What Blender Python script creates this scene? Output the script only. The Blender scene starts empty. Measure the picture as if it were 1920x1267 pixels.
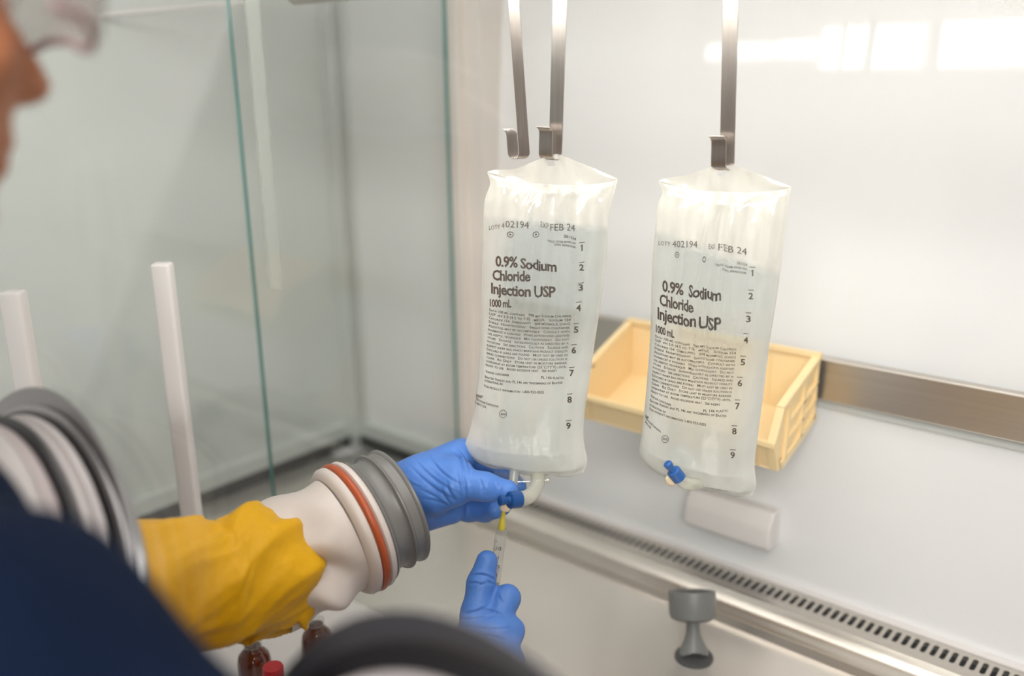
import bpy, math, random
import numpy as np
from mathutils import Vector, Matrix

random.seed(7)
rng = np.random.default_rng(7)
scene = bpy.context.scene
COL = scene.collection

# ------------------------------------------------------------------ camera
YAW, PITCH, FPX, ROLL = math.radians(40.4), math.radians(16.0), 1719.0, -0.0133
cy_, sy_, cp_, sp_ = math.cos(YAW), math.sin(YAW), math.cos(PITCH), math.sin(PITCH)
F = Vector((-sy_*cp_, cy_*cp_, -sp_))
R0 = Vector((cy_, sy_, 0))
U0 = Vector((-sy_*sp_, cy_*sp_, cp_))
R = (R0 + U0*ROLL).normalized()
U = (U0 - R0*ROLL).normalized()

cam_data = bpy.data.cameras.new('camera')
cam = bpy.data.objects.new('camera', cam_data)
COL.objects.link(cam)
cam.matrix_world = Matrix(((R.x, U.x, -F.x, 0), (R.y, U.y, -F.y, 0), (R.z, U.z, -F.z, 0), (0, 0, 0, 1)))
cam_data.sensor_width = 36.0
cam_data.lens = FPX/1920*36.0
cam_data.clip_start = 0.02
cam_data.dof.use_dof = True
cam_data.dof.focus_distance = 0.945
cam_data.dof.aperture_fstop = 1.7
scene.camera = cam


def ray(px, py):
    return F + R*((px-960)/FPX) - U*((py-633.5)/FPX)


def at(px, py, d):
    """world point seen at a pixel, d metres along the view axis"""
    return ray(px, py)*d


# ------------------------------------------------------------------ light
scene.view_settings.view_transform = 'Standard'
scene.view_settings.look = 'None'
scene.view_settings.exposure = 0.08
scene.view_settings.gamma = 1.0
scene.cycles.transparent_max_bounces = 24
scene.cycles.max_bounces = 14
scene.cycles.transmission_bounces = 12
scene.cycles.glossy_bounces = 6
scene.cycles.caustics_refractive = False
scene.cycles.caustics_reflective = False
scene.cycles.sample_clamp_indirect = 6.0

world = bpy.data.worlds.new('room_ambient')
scene.world = world
world.use_nodes = True
world.node_tree.nodes['Background'].inputs[0].default_value = (1.0, 0.965, 0.92, 1)
world.node_tree.nodes['Background'].inputs[1].default_value = 0.32


def area(name, loc, target, sx, sy, power, color):
    ld = bpy.data.lights.new(name, 'AREA')
    ld.shape = 'RECTANGLE'
    ld.size, ld.size_y, ld.energy, ld.color = sx, sy, power, color
    o = bpy.data.objects.new(name, ld)
    COL.objects.link(o)
    o.location = loc
    o.rotation_euler = (Vector(target)-Vector(loc)).to_track_quat('-Z', 'Y').to_euler()
    return o


# lamp inside the hood roof, a lamp in the room ceiling, two added fill lights
area('hood_roof_light', (-0.45, 0.66, 0.255), (-0.45, 0.62, -1), 1.1, 0.42, 4.4, (1.0, 0.955, 0.955))
area('room_ceiling_light', (0.9, -0.9, 1.25), (-0.3, 0.4, -0.5), 1.2, 0.6, 24, (1.0, 0.945, 0.945))
area('fill_light_side', (-2.6, 0.6, 1.25), (-1.6, 0.7, -0.5), 1.2, 0.6, 9.5, (1.0, 0.96, 0.93))  # added unseen fill that brightens the annex
area('fill_light_far', (1.6, -2.7, 1.3), (-0.4, 0.8, -0.2), 2.6, 0.5, 115, (1.0, 0.945, 0.945))  # added unseen light for glints and brightness on the bags
LAMP_EMIT = 14.0

# ------------------------------------------------------------------ helpers


def link(o, parent=None):
    COL.objects.link(o)
    if parent is not None:
        o.parent = parent
    return o


def tag(o, label, cat, group=None, kind=None):
    if label:
        o['label'] = label
    if cat:
        o['category'] = cat
    if group:
        o['group'] = group
    if kind:
        o['kind'] = kind
    return o


def empty(name, label, cat, loc=(0, 0, 0), group=None):
    o = bpy.data.objects.new(name, None)
    o.empty_display_size = 0.02
    link(o)
    o.location = loc
    return tag(o, label, cat, group)


class MB:
    def __init__(s):
        s.v, s.f, s.m = [], [], []

    def add(s, verts, faces, mi=0):
        b = len(s.v)
        s.v += [tuple(p) for p in verts]
        s.f += [tuple(i+b for i in f) for f in faces]
        s.m += [mi]*len(faces)
        return b

    def box(s, lo, hi, mi=0, M=None):
        (x0, y0, z0), (x1, y1, z1) = lo, hi
        v = [(x0, y0, z0), (x1, y0, z0), (x1, y1, z0), (x0, y1, z0), (x0, y0, z1), (x1, y0, z1), (x1, y1, z1), (x0, y1, z1)]
        if M is not None:
            v = [M @ Vector(p) for p in v]
        s.add(v, [(0, 3, 2, 1), (4, 5, 6, 7), (0, 1, 5, 4), (1, 2, 6, 5), (2, 3, 7, 6), (3, 0, 4, 7)], mi)

    def rbox(s, lo, hi, r=0.004, seg=3, mi=0, M=None):
        """box with its vertical-section outline rounded (extruded along x)"""
        (x0, y0, z0), (x1, y1, z1) = lo, hi
        pts = []
        for cx, cz, a0 in ((y1-r, z1-r, 0), (y0+r, z1-r, 90), (y0+r, z0+r, 180), (y1-r, z0+r, 270)):
            for k in range(seg+1):
                a = math.radians(a0+90*k/seg)
                pts.append((cx+r*math.cos(a), cz+r*math.sin(a)))
        n = len(pts)
        rings = [(x0, -r*0.6), (x0+r*0.6, 0), (x1-r*0.6, 0), (x1, -r*0.6)]
        my, mz = (y0+y1)/2, (z0+z1)/2
        v = []
        for x, off in rings:
            ky, kz = ((y1-y0)/2+off)/((y1-y0)/2), ((z1-z0)/2+off)/((z1-z0)/2)
            v += [(x, my+(p[0]-my)*ky, mz+(p[1]-mz)*kz) for p in pts]
        f = []
        for i in range(3):
            for k in range(n):
                a, b = i*n+k, i*n+(k+1) % n
                f.append((a, b, b+n, a+n))
        f.append(tuple(range(n))[::-1])
        f.append(tuple(range(3*n, 4*n)))
        if M is not None:
            v = [M @ Vector(p) for p in v]
        s.add(v, f, mi)

    def lathe(s, c, axis, prof, n=48, mi=0, caps=True):
        """prof: (offset along axis, radius)"""
        ax = Vector(axis).normalized()
        t = Vector((0, 0, 1)) if abs(ax.z) < 0.9 else Vector((1, 0, 0))
        e1 = ax.cross(t).normalized()
        e2 = ax.cross(e1)
        c = Vector(c)
        v, f = [], []
        for h, r in prof:
            for k in range(n):
                a = 2*math.pi*k/n
                v.append(c+ax*h+(e1*math.cos(a)+e2*math.sin(a))*r)
        m = len(prof)
        for i in range(m-1):
            for k in range(n):
                a, b = i*n+k, i*n+(k+1) % n
                f.append((a, b, b+n, a+n))
        if caps:
            f.append(tuple(range(n))[::-1])
            f.append(tuple(range((m-1)*n, m*n)))
        s.add(v, f, mi)

    def tube(s, path, radii, n=16, mi=0, caps=True, disp=None, up=None, axial=None):
        path = [Vector(p) for p in path]
        m = len(path)
        if not hasattr(radii, '__len__'):
            radii = [radii]*m
        v, f = [], []
        e = None
        for i in range(m):
            t = (path[min(i+1, m-1)]-path[max(i-1, 0)]).normalized()
            if e is None:
                u_ = Vector(up) if up is not None else (Vector((0, 0, 1)) if abs(t.z) < 0.9 else Vector((1, 0, 0)))
                e = (u_-t*u_.dot(t)).normalized()
            else:
                e = (e-t*e.dot(t)).normalized()
            b = t.cross(e)
            for k in range(n):
                a = 2*math.pi*k/n
                r = radii[i]
                if disp:
                    r += disp(a, i/(m-1))
                v.append(path[i]+(e*math.cos(a)+b*math.sin(a))*r+(t*axial(a, i/(m-1)) if axial else Vector((0, 0, 0))))
        for i in range(m-1):
            for k in range(n):
                a, b = i*n+k, i*n+(k+1) % n
                f.append((a, b, b+n, a+n))
        if caps:
            f.append(tuple(range(n))[::-1])
            f.append(tuple(range((m-1)*n, m*n)))
        s.add(v, f, mi)

    def build(s, name, mats, parent=None, smooth=True, sharp=40):
        me = bpy.data.meshes.new(name)
        me.from_pydata(s.v, [], s.f)
        if not isinstance(mats, (list, tuple)):
            mats = [mats]
        for m in mats:
            me.materials.append(m)
        me.polygons.foreach_set('material_index', s.m)
        if smooth:
            me.polygons.foreach_set('use_smooth', [True]*len(me.polygons))
            me.set_sharp_from_angle(angle=math.radians(sharp))
        me.validate()
        me.update()
        o = bpy.data.objects.new(name, me)
        link(o, parent)
        if parent is not None:
            o.matrix_parent_inverse = Matrix.Translation(-parent.location)
        return o


def bezier(pts, n):
    """smooth Catmull-Rom through points (tuples of any length)"""
    P = np.array(pts, float)
    P = np.vstack([2*P[0]-P[1], P, 2*P[-1]-P[-2]])
    m = len(P)-3
    out = []
    for j in range(n):
        s = j/(n-1)*m
        i = min(int(s), m-1)
        t = s-i
        p0, p1, p2, p3 = P[i], P[i+1], P[i+2], P[i+3]
        out.append(0.5*((2*p1)+(-p0+p2)*t+(2*p0-5*p1+4*p2-p3)*t*t+(-p0+3*p1-3*p2+p3)*t**3))
    return np.array(out)


# ------------------------------------------------------------------ signed distance surfaces
def surface_nets(fn, lo, hi, h):
    lo, hi = np.array(lo, float), np.array(hi, float)
    n = np.ceil((hi-lo)/h).astype(int)+1
    ax = [lo[i]+h*np.arange(n[i]) for i in range(3)]
    B = 8
    nb = -(-n//B)
    n = nb*B
    ax = [lo[i]+h*np.arange(n[i]) for i in range(3)]
    vals = np.empty(n, np.float32)
    bi = np.stack(np.meshgrid(*[np.arange(k) for k in nb], indexing='ij'), -1).reshape(-1, 3)
    cen = lo+h*(bi*B+(B-1)/2)
    dc = fn(cen)
    lim = h*B*0.87*1.5+0.004
    off = np.stack(np.meshgrid(*[np.arange(B)]*3, indexing='ij'), -1).reshape(-1, 3)
    near = np.abs(dc) < lim
    for q in np.nonzero(~near)[0]:
        a, b, c_ = bi[q]*B
        vals[a:a+B, b:b+B, c_:c_+B] = dc[q]
    nq = np.nonzero(near)[0]
    for k0 in range(0, len(nq), 600):
        sel = nq[k0:k0+600]
        ids = (bi[sel]*B)[:, None, :]+off[None]
        ids = ids.reshape(-1, 3)
        vals[ids[:, 0], ids[:, 1], ids[:, 2]] = fn(lo+h*ids)
    ins = vals < 0
    c = [(i, j, k) for i in (0, 1) for j in (0, 1) for k in (0, 1)]

    def sl(a, o):
        return a[o[0]:n[0]-1+o[0], o[1]:n[1]-1+o[1], o[2]:n[2]-1+o[2]]
    cnt = sum(sl(ins, o).astype(np.int8) for o in c)
    act = (cnt > 0) & (cnt < 8)
    idx = np.argwhere(act)
    corner = np.stack([vals[idx[:, 0]+o[0], idx[:, 1]+o[1], idx[:, 2]+o[2]] for o in c], 1).astype(float)
    acc = np.zeros((len(idx), 3))
    num = np.zeros(len(idx))
    for a in range(8):
        for b in range(a+1, 8):
            da = np.array(c[b])-np.array(c[a])
            if np.abs(da).sum() != 1:
                continue
            va, vb = corner[:, a], corner[:, b]
            m = (va < 0) != (vb < 0)
            t = np.where(m, va/np.where(m, va-vb, 1), 0)
            acc += np.where(m[:, None], np.array(c[a])+t[:, None]*da, 0)
            num += m
    verts = lo+h*(idx+acc/num[:, None])
    vid = -np.ones(act.shape, int)
    vid[tuple(idx.T)] = np.arange(len(idx))
    quads = []
    for axis in range(3):
        o = [0, 0, 0]
        o[axis] = 1
        a = ins[:n[0]-o[0], :n[1]-o[1], :n[2]-o[2]]
        b = ins[o[0]:, o[1]:, o[2]:]
        e = np.argwhere(a != b)
        j, k = [q for q in range(3) if q != axis]
        ok = (e[:, j] > 0) & (e[:, k] > 0) & (e[:, j] < n[j]-1) & (e[:, k] < n[k]-1)
        e = e[ok]
        flip = a[tuple(e.T)]
        q = []
        for dj, dk in ((-1, -1), (0, -1), (0, 0), (-1, 0)):
            p = e.copy()
            p[:, j] += dj
            p[:, k] += dk
            q.append(vid[tuple(p.T)])
        q = np.stack(q, 1)
        if axis == 1:
            flip = ~flip
        q[~flip] = q[~flip][:, ::-1]
        quads.append(q)
    return verts, np.vstack(quads)


def smin(a, b, k):
    h = np.clip(0.5+0.5*(b-a)/k, 0, 1)
    return b*(1-h)+a*h-k*h*(1-h)


def cap(P, a, b, ra, rb, wr=None):
    a, b = np.array(a, float), np.array(b, float)
    ab = b-a
    L = np.linalg.norm(ab)+1e-9
    t = np.clip((P-a)@ab/(L*L), 0, 1)
    d = np.linalg.norm(P-(a+t[:, None]*ab), axis=1)-(ra+(rb-ra)*t)
    if wr:
        amp, lam, ph = wr
        s = t*L
        w = np.sin(P@np.array([210., 130., 170.]))*1.1
        d += amp*np.sin(2*math.pi*s/lam+ph+w)*np.sin(math.pi*np.clip(t, 0.0, 1.0))
    return d


def ellip(P, c, r, M=None):
    q = P-np.array(c)
    if M is not None:
        q = q@M
    r = np.array(r, float)
    k0 = np.linalg.norm(q/r, axis=1)
    k1 = np.linalg.norm(q/(r*r), axis=1)+1e-9
    return k0*(k0-1)/k1


def sdf_object(name, fn, lo, hi, h, mat, parent=None, smooth_it=1):
    v, q = surface_nets(fn, lo, hi, h)
    me = bpy.data.meshes.new(name)
    me.from_pydata(v.tolist(), [], q.tolist())
    me.materials.append(mat)
    me.polygons.foreach_set('use_smooth', [True]*len(me.polygons))
    me.update()
    o = bpy.data.objects.new(name, me)
    link(o, parent)
    if parent is not None:
        o.matrix_parent_inverse = Matrix.Translation(-parent.location)
    return o


# ------------------------------------------------------------------ materials
def new_mat(name):
    m = bpy.data.materials.new(name)
    m.use_nodes = True
    nt = m.node_tree
    nt.nodes.clear()
    out = nt.nodes.new('ShaderNodeOutputMaterial')
    return m, nt, out


def pbr(name, base, rough=0.5, metal=0.0, coat=0.0, coat_rough=0.05, spec=0.5, bump=None, var=None, sss=0.0, aniso=0.0, sheen=0.0, trans=0.0, alpha=1.0):
    """bump = (scale, strength, distance, (sx,sy,sz)); var = (scale, amount, (sx,sy,sz))"""
    m, nt, out = new_mat(name)
    b = nt.nodes.new('ShaderNodeBsdfPrincipled')
    b.inputs['Base Color'].default_value = (*base, 1)
    b.inputs['Roughness'].default_value = rough
    b.inputs['Metallic'].default_value = metal
    b.inputs['Coat Weight'].default_value = coat
    b.inputs['Coat Roughness'].default_value = coat_rough
    b.inputs['Specular IOR Level'].default_value = spec
    b.inputs['Sheen Weight'].default_value = sheen
    b.inputs['Transmission Weight'].default_value = trans
    b.inputs['Alpha'].default_value = alpha
    if sss:
        b.inputs['Subsurface Weight'].default_value = sss
        b.inputs['Subsurface Radius'].default_value = (0.01, 0.006, 0.004)
        b.inputs['Subsurface Scale'].default_value = 0.5
    nt.links.new(b.outputs[0], out.inputs[0])
    tc = nt.nodes.new('ShaderNodeTexCoord')

    def noise(scale, sc, detail=4):
        mp = nt.nodes.new('ShaderNodeMapping')
        mp.inputs['Scale'].default_value = sc
        nt.links.new(tc.outputs['Object'], mp.inputs[0])
        n = nt.nodes.new('ShaderNodeTexNoise')
        n.inputs['Scale'].default_value = scale
        n.inputs['Detail'].default_value = detail
        nt.links.new(mp.outputs[0], n.inputs['Vector'])
        return n
    if bump:
        n = noise(bump[0], bump[3] if len(bump) > 3 else (1, 1, 1))
        bp = nt.nodes.new('ShaderNodeBump')
        bp.inputs['Strength'].default_value = bump[1]
        bp.inputs['Distance'].default_value = bump[2]
        nt.links.new(n.outputs[0], bp.inputs['Height'])
        nt.links.new(bp.outputs[0], b.inputs['Normal'])
    if var:
        n = noise(var[0], var[2] if len(var) > 2 else (1, 1, 1))
        mx = nt.nodes.new('ShaderNodeMix')
        mx.data_type = 'RGBA'
        mx.inputs[6].default_value = (*[c*(1-var[1]) for c in base], 1)
        mx.inputs[7].default_value = (*[min(1, c*(1+var[1])) for c in base], 1)
        nt.links.new(n.outputs[0], mx.inputs[0])
        nt.links.new(mx.outputs[2], b.inputs['Base Color'])
    return m


def schlick(nt, f0, normal=None, gain=1.0):
    lw = nt.nodes.new('ShaderNodeLayerWeight')
    lw.inputs['Blend'].default_value = 0.5
    if normal is not None:
        nt.links.new(normal, lw.inputs['Normal'])
    p = nt.nodes.new('ShaderNodeMath')
    p.operation = 'POWER'
    p.inputs[1].default_value = 5
    nt.links.new(lw.outputs['Facing'], p.inputs[0])
    a = nt.nodes.new('ShaderNodeMath')
    a.operation = 'MULTIPLY_ADD'
    a.inputs[1].default_value = (1-f0)*gain
    a.inputs[2].default_value = f0
    nt.links.new(p.outputs[0], a.inputs[0])
    return a.outputs[0]


def clear_mat(name, tint, f0=0.04, rough=0.0, milk=0.0, milk_col=(0.9, 0.9, 0.85), attr=None, bump=None, gain=1.0):
    """thin clear sheet: see-through, a little cloudy, glossy at grazing angles"""
    m, nt, out = new_mat(name)
    nrm = None
    if bump:
        tc = nt.nodes.new('ShaderNodeTexCoord')
        mp = nt.nodes.new('ShaderNodeMapping')
        mp.inputs['Scale'].default_value = bump[3]
        nt.links.new(tc.outputs['Object'], mp.inputs[0])
        n = nt.nodes.new('ShaderNodeTexNoise')
        n.inputs['Scale'].default_value = bump[0]
        n.inputs['Detail'].default_value = 3
        nt.links.new(mp.outputs[0], n.inputs['Vector'])
        bp = nt.nodes.new('ShaderNodeBump')
        bp.inputs['Strength'].default_value = bump[1]
        bp.inputs['Distance'].default_value = bump[2]
        nt.links.new(n.outputs[0], bp.inputs['Height'])
        nrm = bp.outputs[0]
    tr = nt.nodes.new('ShaderNodeBsdfTransparent')
    tr.inputs[0].default_value = (*tint, 1)
    gl = nt.nodes.new('ShaderNodeBsdfGlossy')
    gl.inputs['Roughness'].default_value = rough
    base = tr.outputs[0]
    if milk > 0 or attr:
        di = nt.nodes.new('ShaderNodeBsdfDiffuse')
        di.inputs[0].default_value = (*milk_col, 1)
        tl = nt.nodes.new('ShaderNodeBsdfTranslucent')
        tl.inputs[0].default_value = (*milk_col, 1)
        if nrm is not None:
            nt.links.new(nrm, di.inputs['Normal'])
        mx = nt.nodes.new('ShaderNodeMixShader')
        mx.inputs[0].default_value = 0.5
        nt.links.new(di.outputs[0], mx.inputs[1])
        nt.links.new(tl.outputs[0], mx.inputs[2])
        m2 = nt.nodes.new('ShaderNodeMixShader')
        m2.inputs[0].default_value = milk
        if attr:
            at_ = nt.nodes.new('ShaderNodeAttribute')
            at_.attribute_name = attr
            nt.links.new(at_.outputs['Fac'], m2.inputs[0])
        nt.links.new(tr.outputs[0], m2.inputs[1])
        nt.links.new(mx.outputs[0], m2.inputs[2])
        base = m2.outputs[0]
    fac = schlick(nt, f0, nrm, gain)
    if nrm is not None:
        nt.links.new(nrm, gl.inputs['Normal'])
    mix = nt.nodes.new('ShaderNodeMixShader')
    nt.links.new(fac, mix.inputs[0])
    nt.links.new(base, mix.inputs[1])
    nt.links.new(gl.outputs[0], mix.inputs[2])
    nt.links.new(mix.outputs[0], out.inputs[0])
    return m


def emit_mat(name, col, strength):
    m, nt, out = new_mat(name)
    e = nt.nodes.new('ShaderNodeEmission')
    e.inputs[0].default_value = (*col, 1)
    e.inputs[1].default_value = strength
    nt.links.new(e.outputs[0], out.inputs[0])
    return m


M = {}
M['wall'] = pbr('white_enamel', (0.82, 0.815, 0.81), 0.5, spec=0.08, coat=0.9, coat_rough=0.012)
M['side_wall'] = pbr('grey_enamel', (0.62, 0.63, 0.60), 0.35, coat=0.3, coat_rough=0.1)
M['ceil'] = pbr('ceiling_enamel', (0.62, 0.58, 0.53), 0.5)
M['floor'] = pbr('brushed_steel_floor', (0.81, 0.76, 0.70), 0.27, metal=0.7, bump=(6, 0.05, 0.01), var=(3, 0.06))
M['steel'] = pbr('brushed_steel', (0.66, 0.61, 0.55), 0.32, metal=1.0, bump=(60, 0.15, 0.002, (0.05, 1, 8)), var=(30, 0.12, (0.05, 1, 6)))
M['strap'] = pbr('strap_steel', (0.52, 0.47, 0.43), 0.28, metal=1.0, bump=(90, 0.25, 0.001, (6, 6, 0.15)), var=(60, 0.18, (5, 5, 0.12)))
M['trim'] = pbr('white_trim', (0.72, 0.68, 0.63), 0.4)
M['dark'] = pbr('dark_recess', (0.03, 0.03, 0.028), 0.6)
M['gasket'] = pbr('black_gasket', (0.035, 0.035, 0.035), 0.4)
M['glass'] = clear_mat('clear_glass', (0.972, 0.985, 0.978), 0.045)
M['glass_edge'] = pbr('green_glass_edge', (0.10, 0.30, 0.27), 0.12, coat=0.6)
M['acrylic'] = clear_mat('frosted_strip', (0.95, 0.96, 0.95), 0.05, milk=0.35, milk_col=(0.8, 0.82, 0.78))
M['bin'] = pbr('yellow_plastic', (0.92, 0.70, 0.38), 0.42, sss=0.05, bump=(300, 0.03, 0.0005))
M['white_plastic'] = pbr('white_plastic', (0.72, 0.68, 0.66), 0.42)
M['white_rubber'] = pbr('white_rubber', (0.60, 0.53, 0.49), 0.42, bump=(40, 0.06, 0.004))
M['grey_plastic'] = pbr('grey_plastic', (0.145, 0.145, 0.137), 0.42)
M['grey_ring'] = pbr('grey_ring', (0.165, 0.158, 0.15), 0.36)
M['flange'] = pbr('flange_grey', (0.40, 0.39, 0.39), 0.32, metal=0.9)
M['mauve_white'] = pbr('mauve_white', (0.66, 0.58, 0.57), 0.4)
M['mauve'] = pbr('mauve_ring', (0.50, 0.42, 0.41), 0.4)
M['black_rubber'] = pbr('black_rubber', (0.018, 0.017, 0.018), 0.35)
M['orange_rubber'] = pbr('orange_rubber', (0.40, 0.075, 0.018), 0.38)
M['sleeve'] = pbr('yellow_latex', (0.70, 0.37, 0.002), 0.5, spec=0.25, sss=0.0, bump=(22, 0.55, 0.010), var=(9, 0.10))
M['glove'] = pbr('blue_nitrile', (0.072, 0.185, 0.52), 0.45, spec=0.35, bump=(55, 0.35, 0.004, (1.0, 1.0, 1.0)), var=(25, 0.06))
M['skin'] = pbr('skin', (0.50, 0.19, 0.085), 0.5, sss=0.1, var=(30, 0.08))
M['lip'] = pbr('lips', (0.42, 0.14, 0.10), 0.45)
M['hair'] = pbr('dark_hair', (0.03, 0.02, 0.015), 0.55, bump=(120, 0.6, 0.004, (1, 1, 0.2)))
M['eye'] = pbr('eye_white', (0.8, 0.78, 0.74), 0.2)
M['iris'] = pbr('iris', (0.06, 0.03, 0.015), 0.15)
M['navy'] = pbr('navy_cloth', (0.0035, 0.011, 0.034), 0.85, spec=0.15, bump=(300, 0.3, 0.001), var=(6, 0.25))
M['trouser'] = pbr('navy_trouser', (0.008, 0.018, 0.045), 0.85)
M['shoe'] = pbr('shoe_black', (0.02, 0.02, 0.02), 0.5)
M['specs'] = clear_mat('clear_lens', (0.93, 0.91, 0.90), 0.06, milk=0.10, milk_col=(0.8, 0.76, 0.75))
M['specs_frame'] = pbr('pink_clear_frame', (0.62, 0.42, 0.42), 0.3, trans=0.3)
M['film'] = clear_mat('bag_film', (0.985, 0.985, 0.965), 0.055, rough=0.035, milk=0.3, milk_col=(0.99, 0.972, 0.915), attr='milk',
                      bump=(30, 0.55, 0.010, (1.0, 1.0, 0.35)))
M['tube'] = clear_mat('soft_clear_tube', (0.96, 0.965, 0.92), 0.05, rough=0.12, milk=0.42, milk_col=(0.97, 0.95, 0.84))
M['flap'] = clear_mat('clear_flap', (0.97, 0.97, 0.96), 0.06, rough=0.05, milk=0.08)
M['barrel'] = clear_mat('syringe_plastic', (0.955, 0.96, 0.95), 0.06, rough=0.03, milk=0.12)
M['print'] = pbr('brown_print', (0.055, 0.038, 0.028), 0.55)
M['bluecap'] = pbr('blue_cap', (0.004, 0.085, 0.31), 0.35)
M['bluecap_dark'] = pbr('blue_cap_navy', (0.005, 0.055, 0.21), 0.4)
M['cream'] = pbr('cream_rubber', (0.88, 0.72, 0.48), 0.45, sss=0.1)
M['yellow_hub'] = pbr('yellow_hub', (0.80, 0.64, 0.06), 0.3, trans=0.25)
M['amber'] = pbr('amber_glass', (0.12, 0.022, 0.006), 0.08, coat=0.6)
M['vial_label'] = pbr('vial_label', (0.72, 0.66, 0.62), 0.6)
M['red_cap'] = pbr('red_cap', (0.55, 0.012, 0.02), 0.35)
M['grey_top'] = pbr('grey_stopper', (0.16, 0.15, 0.16), 0.5)
M['room'] = pbr('room_grey', (0.35, 0.35, 0.34), 0.7)
M['lamp'] = emit_mat('lamp_diffuser', (1.0, 0.975, 0.94), LAMP_EMIT)

mw, nt, out = new_mat('saline')
g = nt.nodes.new('ShaderNodeBsdfRefraction')
g.inputs['IOR'].default_value = 1.33
g.inputs['Roughness'].default_value = 0.0
g.inputs['Color'].default_value = (0.935, 0.968, 0.985, 1)
t_ = nt.nodes.new('ShaderNodeBsdfTransparent')
t_.inputs[0].default_value = (0.935, 0.968, 0.985, 1)
mxs = nt.nodes.new('ShaderNodeMixShader')
mxs.inputs[0].default_value = 0.86
nt.links.new(g.outputs[0], mxs.inputs[1])
nt.links.new(t_.outputs[0], mxs.inputs[2])
nt.links.new(mxs.outputs[0], out.inputs[0])
M['water'] = mw

# ------------------------------------------------------------------ the setting
XL, XR = -1.05, 0.55           # side glass, right end of the hood
XF = -1.36                     # far side of the pass-through
YG, YW = 0.25, 1.12            # front glass, back wall at rail height
ZF = -0.71                     # work surface
ZL = -0.682                    # raised rear ledge
ZT = 0.26                      # roof
TILT = math.tan(math.radians(3.4))


def wall_y(z):
    return YW + (z+0.40)*TILT


def struct(name, mb, mats, **k):
    o = mb.build(name, mats, **k)
    o['kind'] = 'structure'
    return o


mb = MB()
for x0, x1 in ((XL, XR),):
    z0, z1 = ZL-0.03, ZT
    y0, y1 = wall_y(z0), wall_y(z1)
    mb.add([(x0, y0, z0), (x1, y0, z0), (x1, y0+0.03, z0), (x0, y0+0.03, z0), (x0, y1, z1), (x1, y1, z1), (x1, y1+0.03, z1), (x0, y1+0.03, z1)],
           [(0, 3, 2, 1), (4, 5, 6, 7), (0, 1, 5, 4), (1, 2, 6, 5), (2, 3, 7, 6), (3, 0, 4, 7)])
struct('wall_back', mb, M['wall'])

mb = MB()
mb.box((XF, YW-0.006, ZF), (XL, YW+0.03, 0.45))
struct('wall_back_annex', mb, M['wall'])
mb = MB()
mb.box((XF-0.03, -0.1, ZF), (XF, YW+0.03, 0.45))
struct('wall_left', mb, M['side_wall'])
mb = MB()
mb.box((XR, YG-0.08, ZF), (XR+0.03, YW+0.05, ZT))
struct('wall_right', mb, M['wall'])

# work surface with raised rear ledge (ledge built with the grille)
mb = MB()
mb.box((XF, 0.12, ZF-0.03), (XR, 1.035, ZF))
struct('floor', mb, M['floor'])
mb = MB()
mb.box((XL, 0.39, ZT), (XR, YW+0.08, ZT+0.03))
struct('ceiling', mb, M['ceil'])

# front panel above the glass
mb = MB()
mb.box((XL-0.03, 0.392, 0.185), (XR, 0.412, ZT))
struct('wall_front', mb, M['ceil'])

# trims: corner profile back left, annex corner posts, base strip in the annex
mb = MB()
yb = YW-0.002
for x0, x1, dy in ((-1.058, -1.030, 0.030), (-1.030, -1.022, 0.040), (-1.022, -0.990, 0.022)):
    mb.box((x0, yb-dy, ZL-0.01), (x1, yb+0.03, ZT))
struct('trim_1', mb, M['trim'], smooth=False)
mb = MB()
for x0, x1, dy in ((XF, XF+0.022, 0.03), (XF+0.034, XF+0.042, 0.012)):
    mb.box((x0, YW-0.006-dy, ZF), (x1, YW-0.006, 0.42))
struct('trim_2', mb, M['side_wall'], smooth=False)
mb = MB()
mb.box((XF, 0.0, ZF+0.002), (XF+0.012, YW-0.03, ZF+0.026))
mb.box((XF+0.012, YW-0.020, ZF+0.002), (XL-0.01, YW-0.006, ZF+0.026))
struct('trim_3', mb, M['gasket'], smooth=False)
mb = MB()
mb.box((XF, 0.0, ZF+0.027), (XF+0.016, YW-0.03, ZF+0.052))
mb.box((XF+0.016, YW-0.022, ZF+0.027), (XL-0.01, YW-0.006, ZF+0.052))
struct('trim_4', mb, M['side_wall'], smooth=False)


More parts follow.
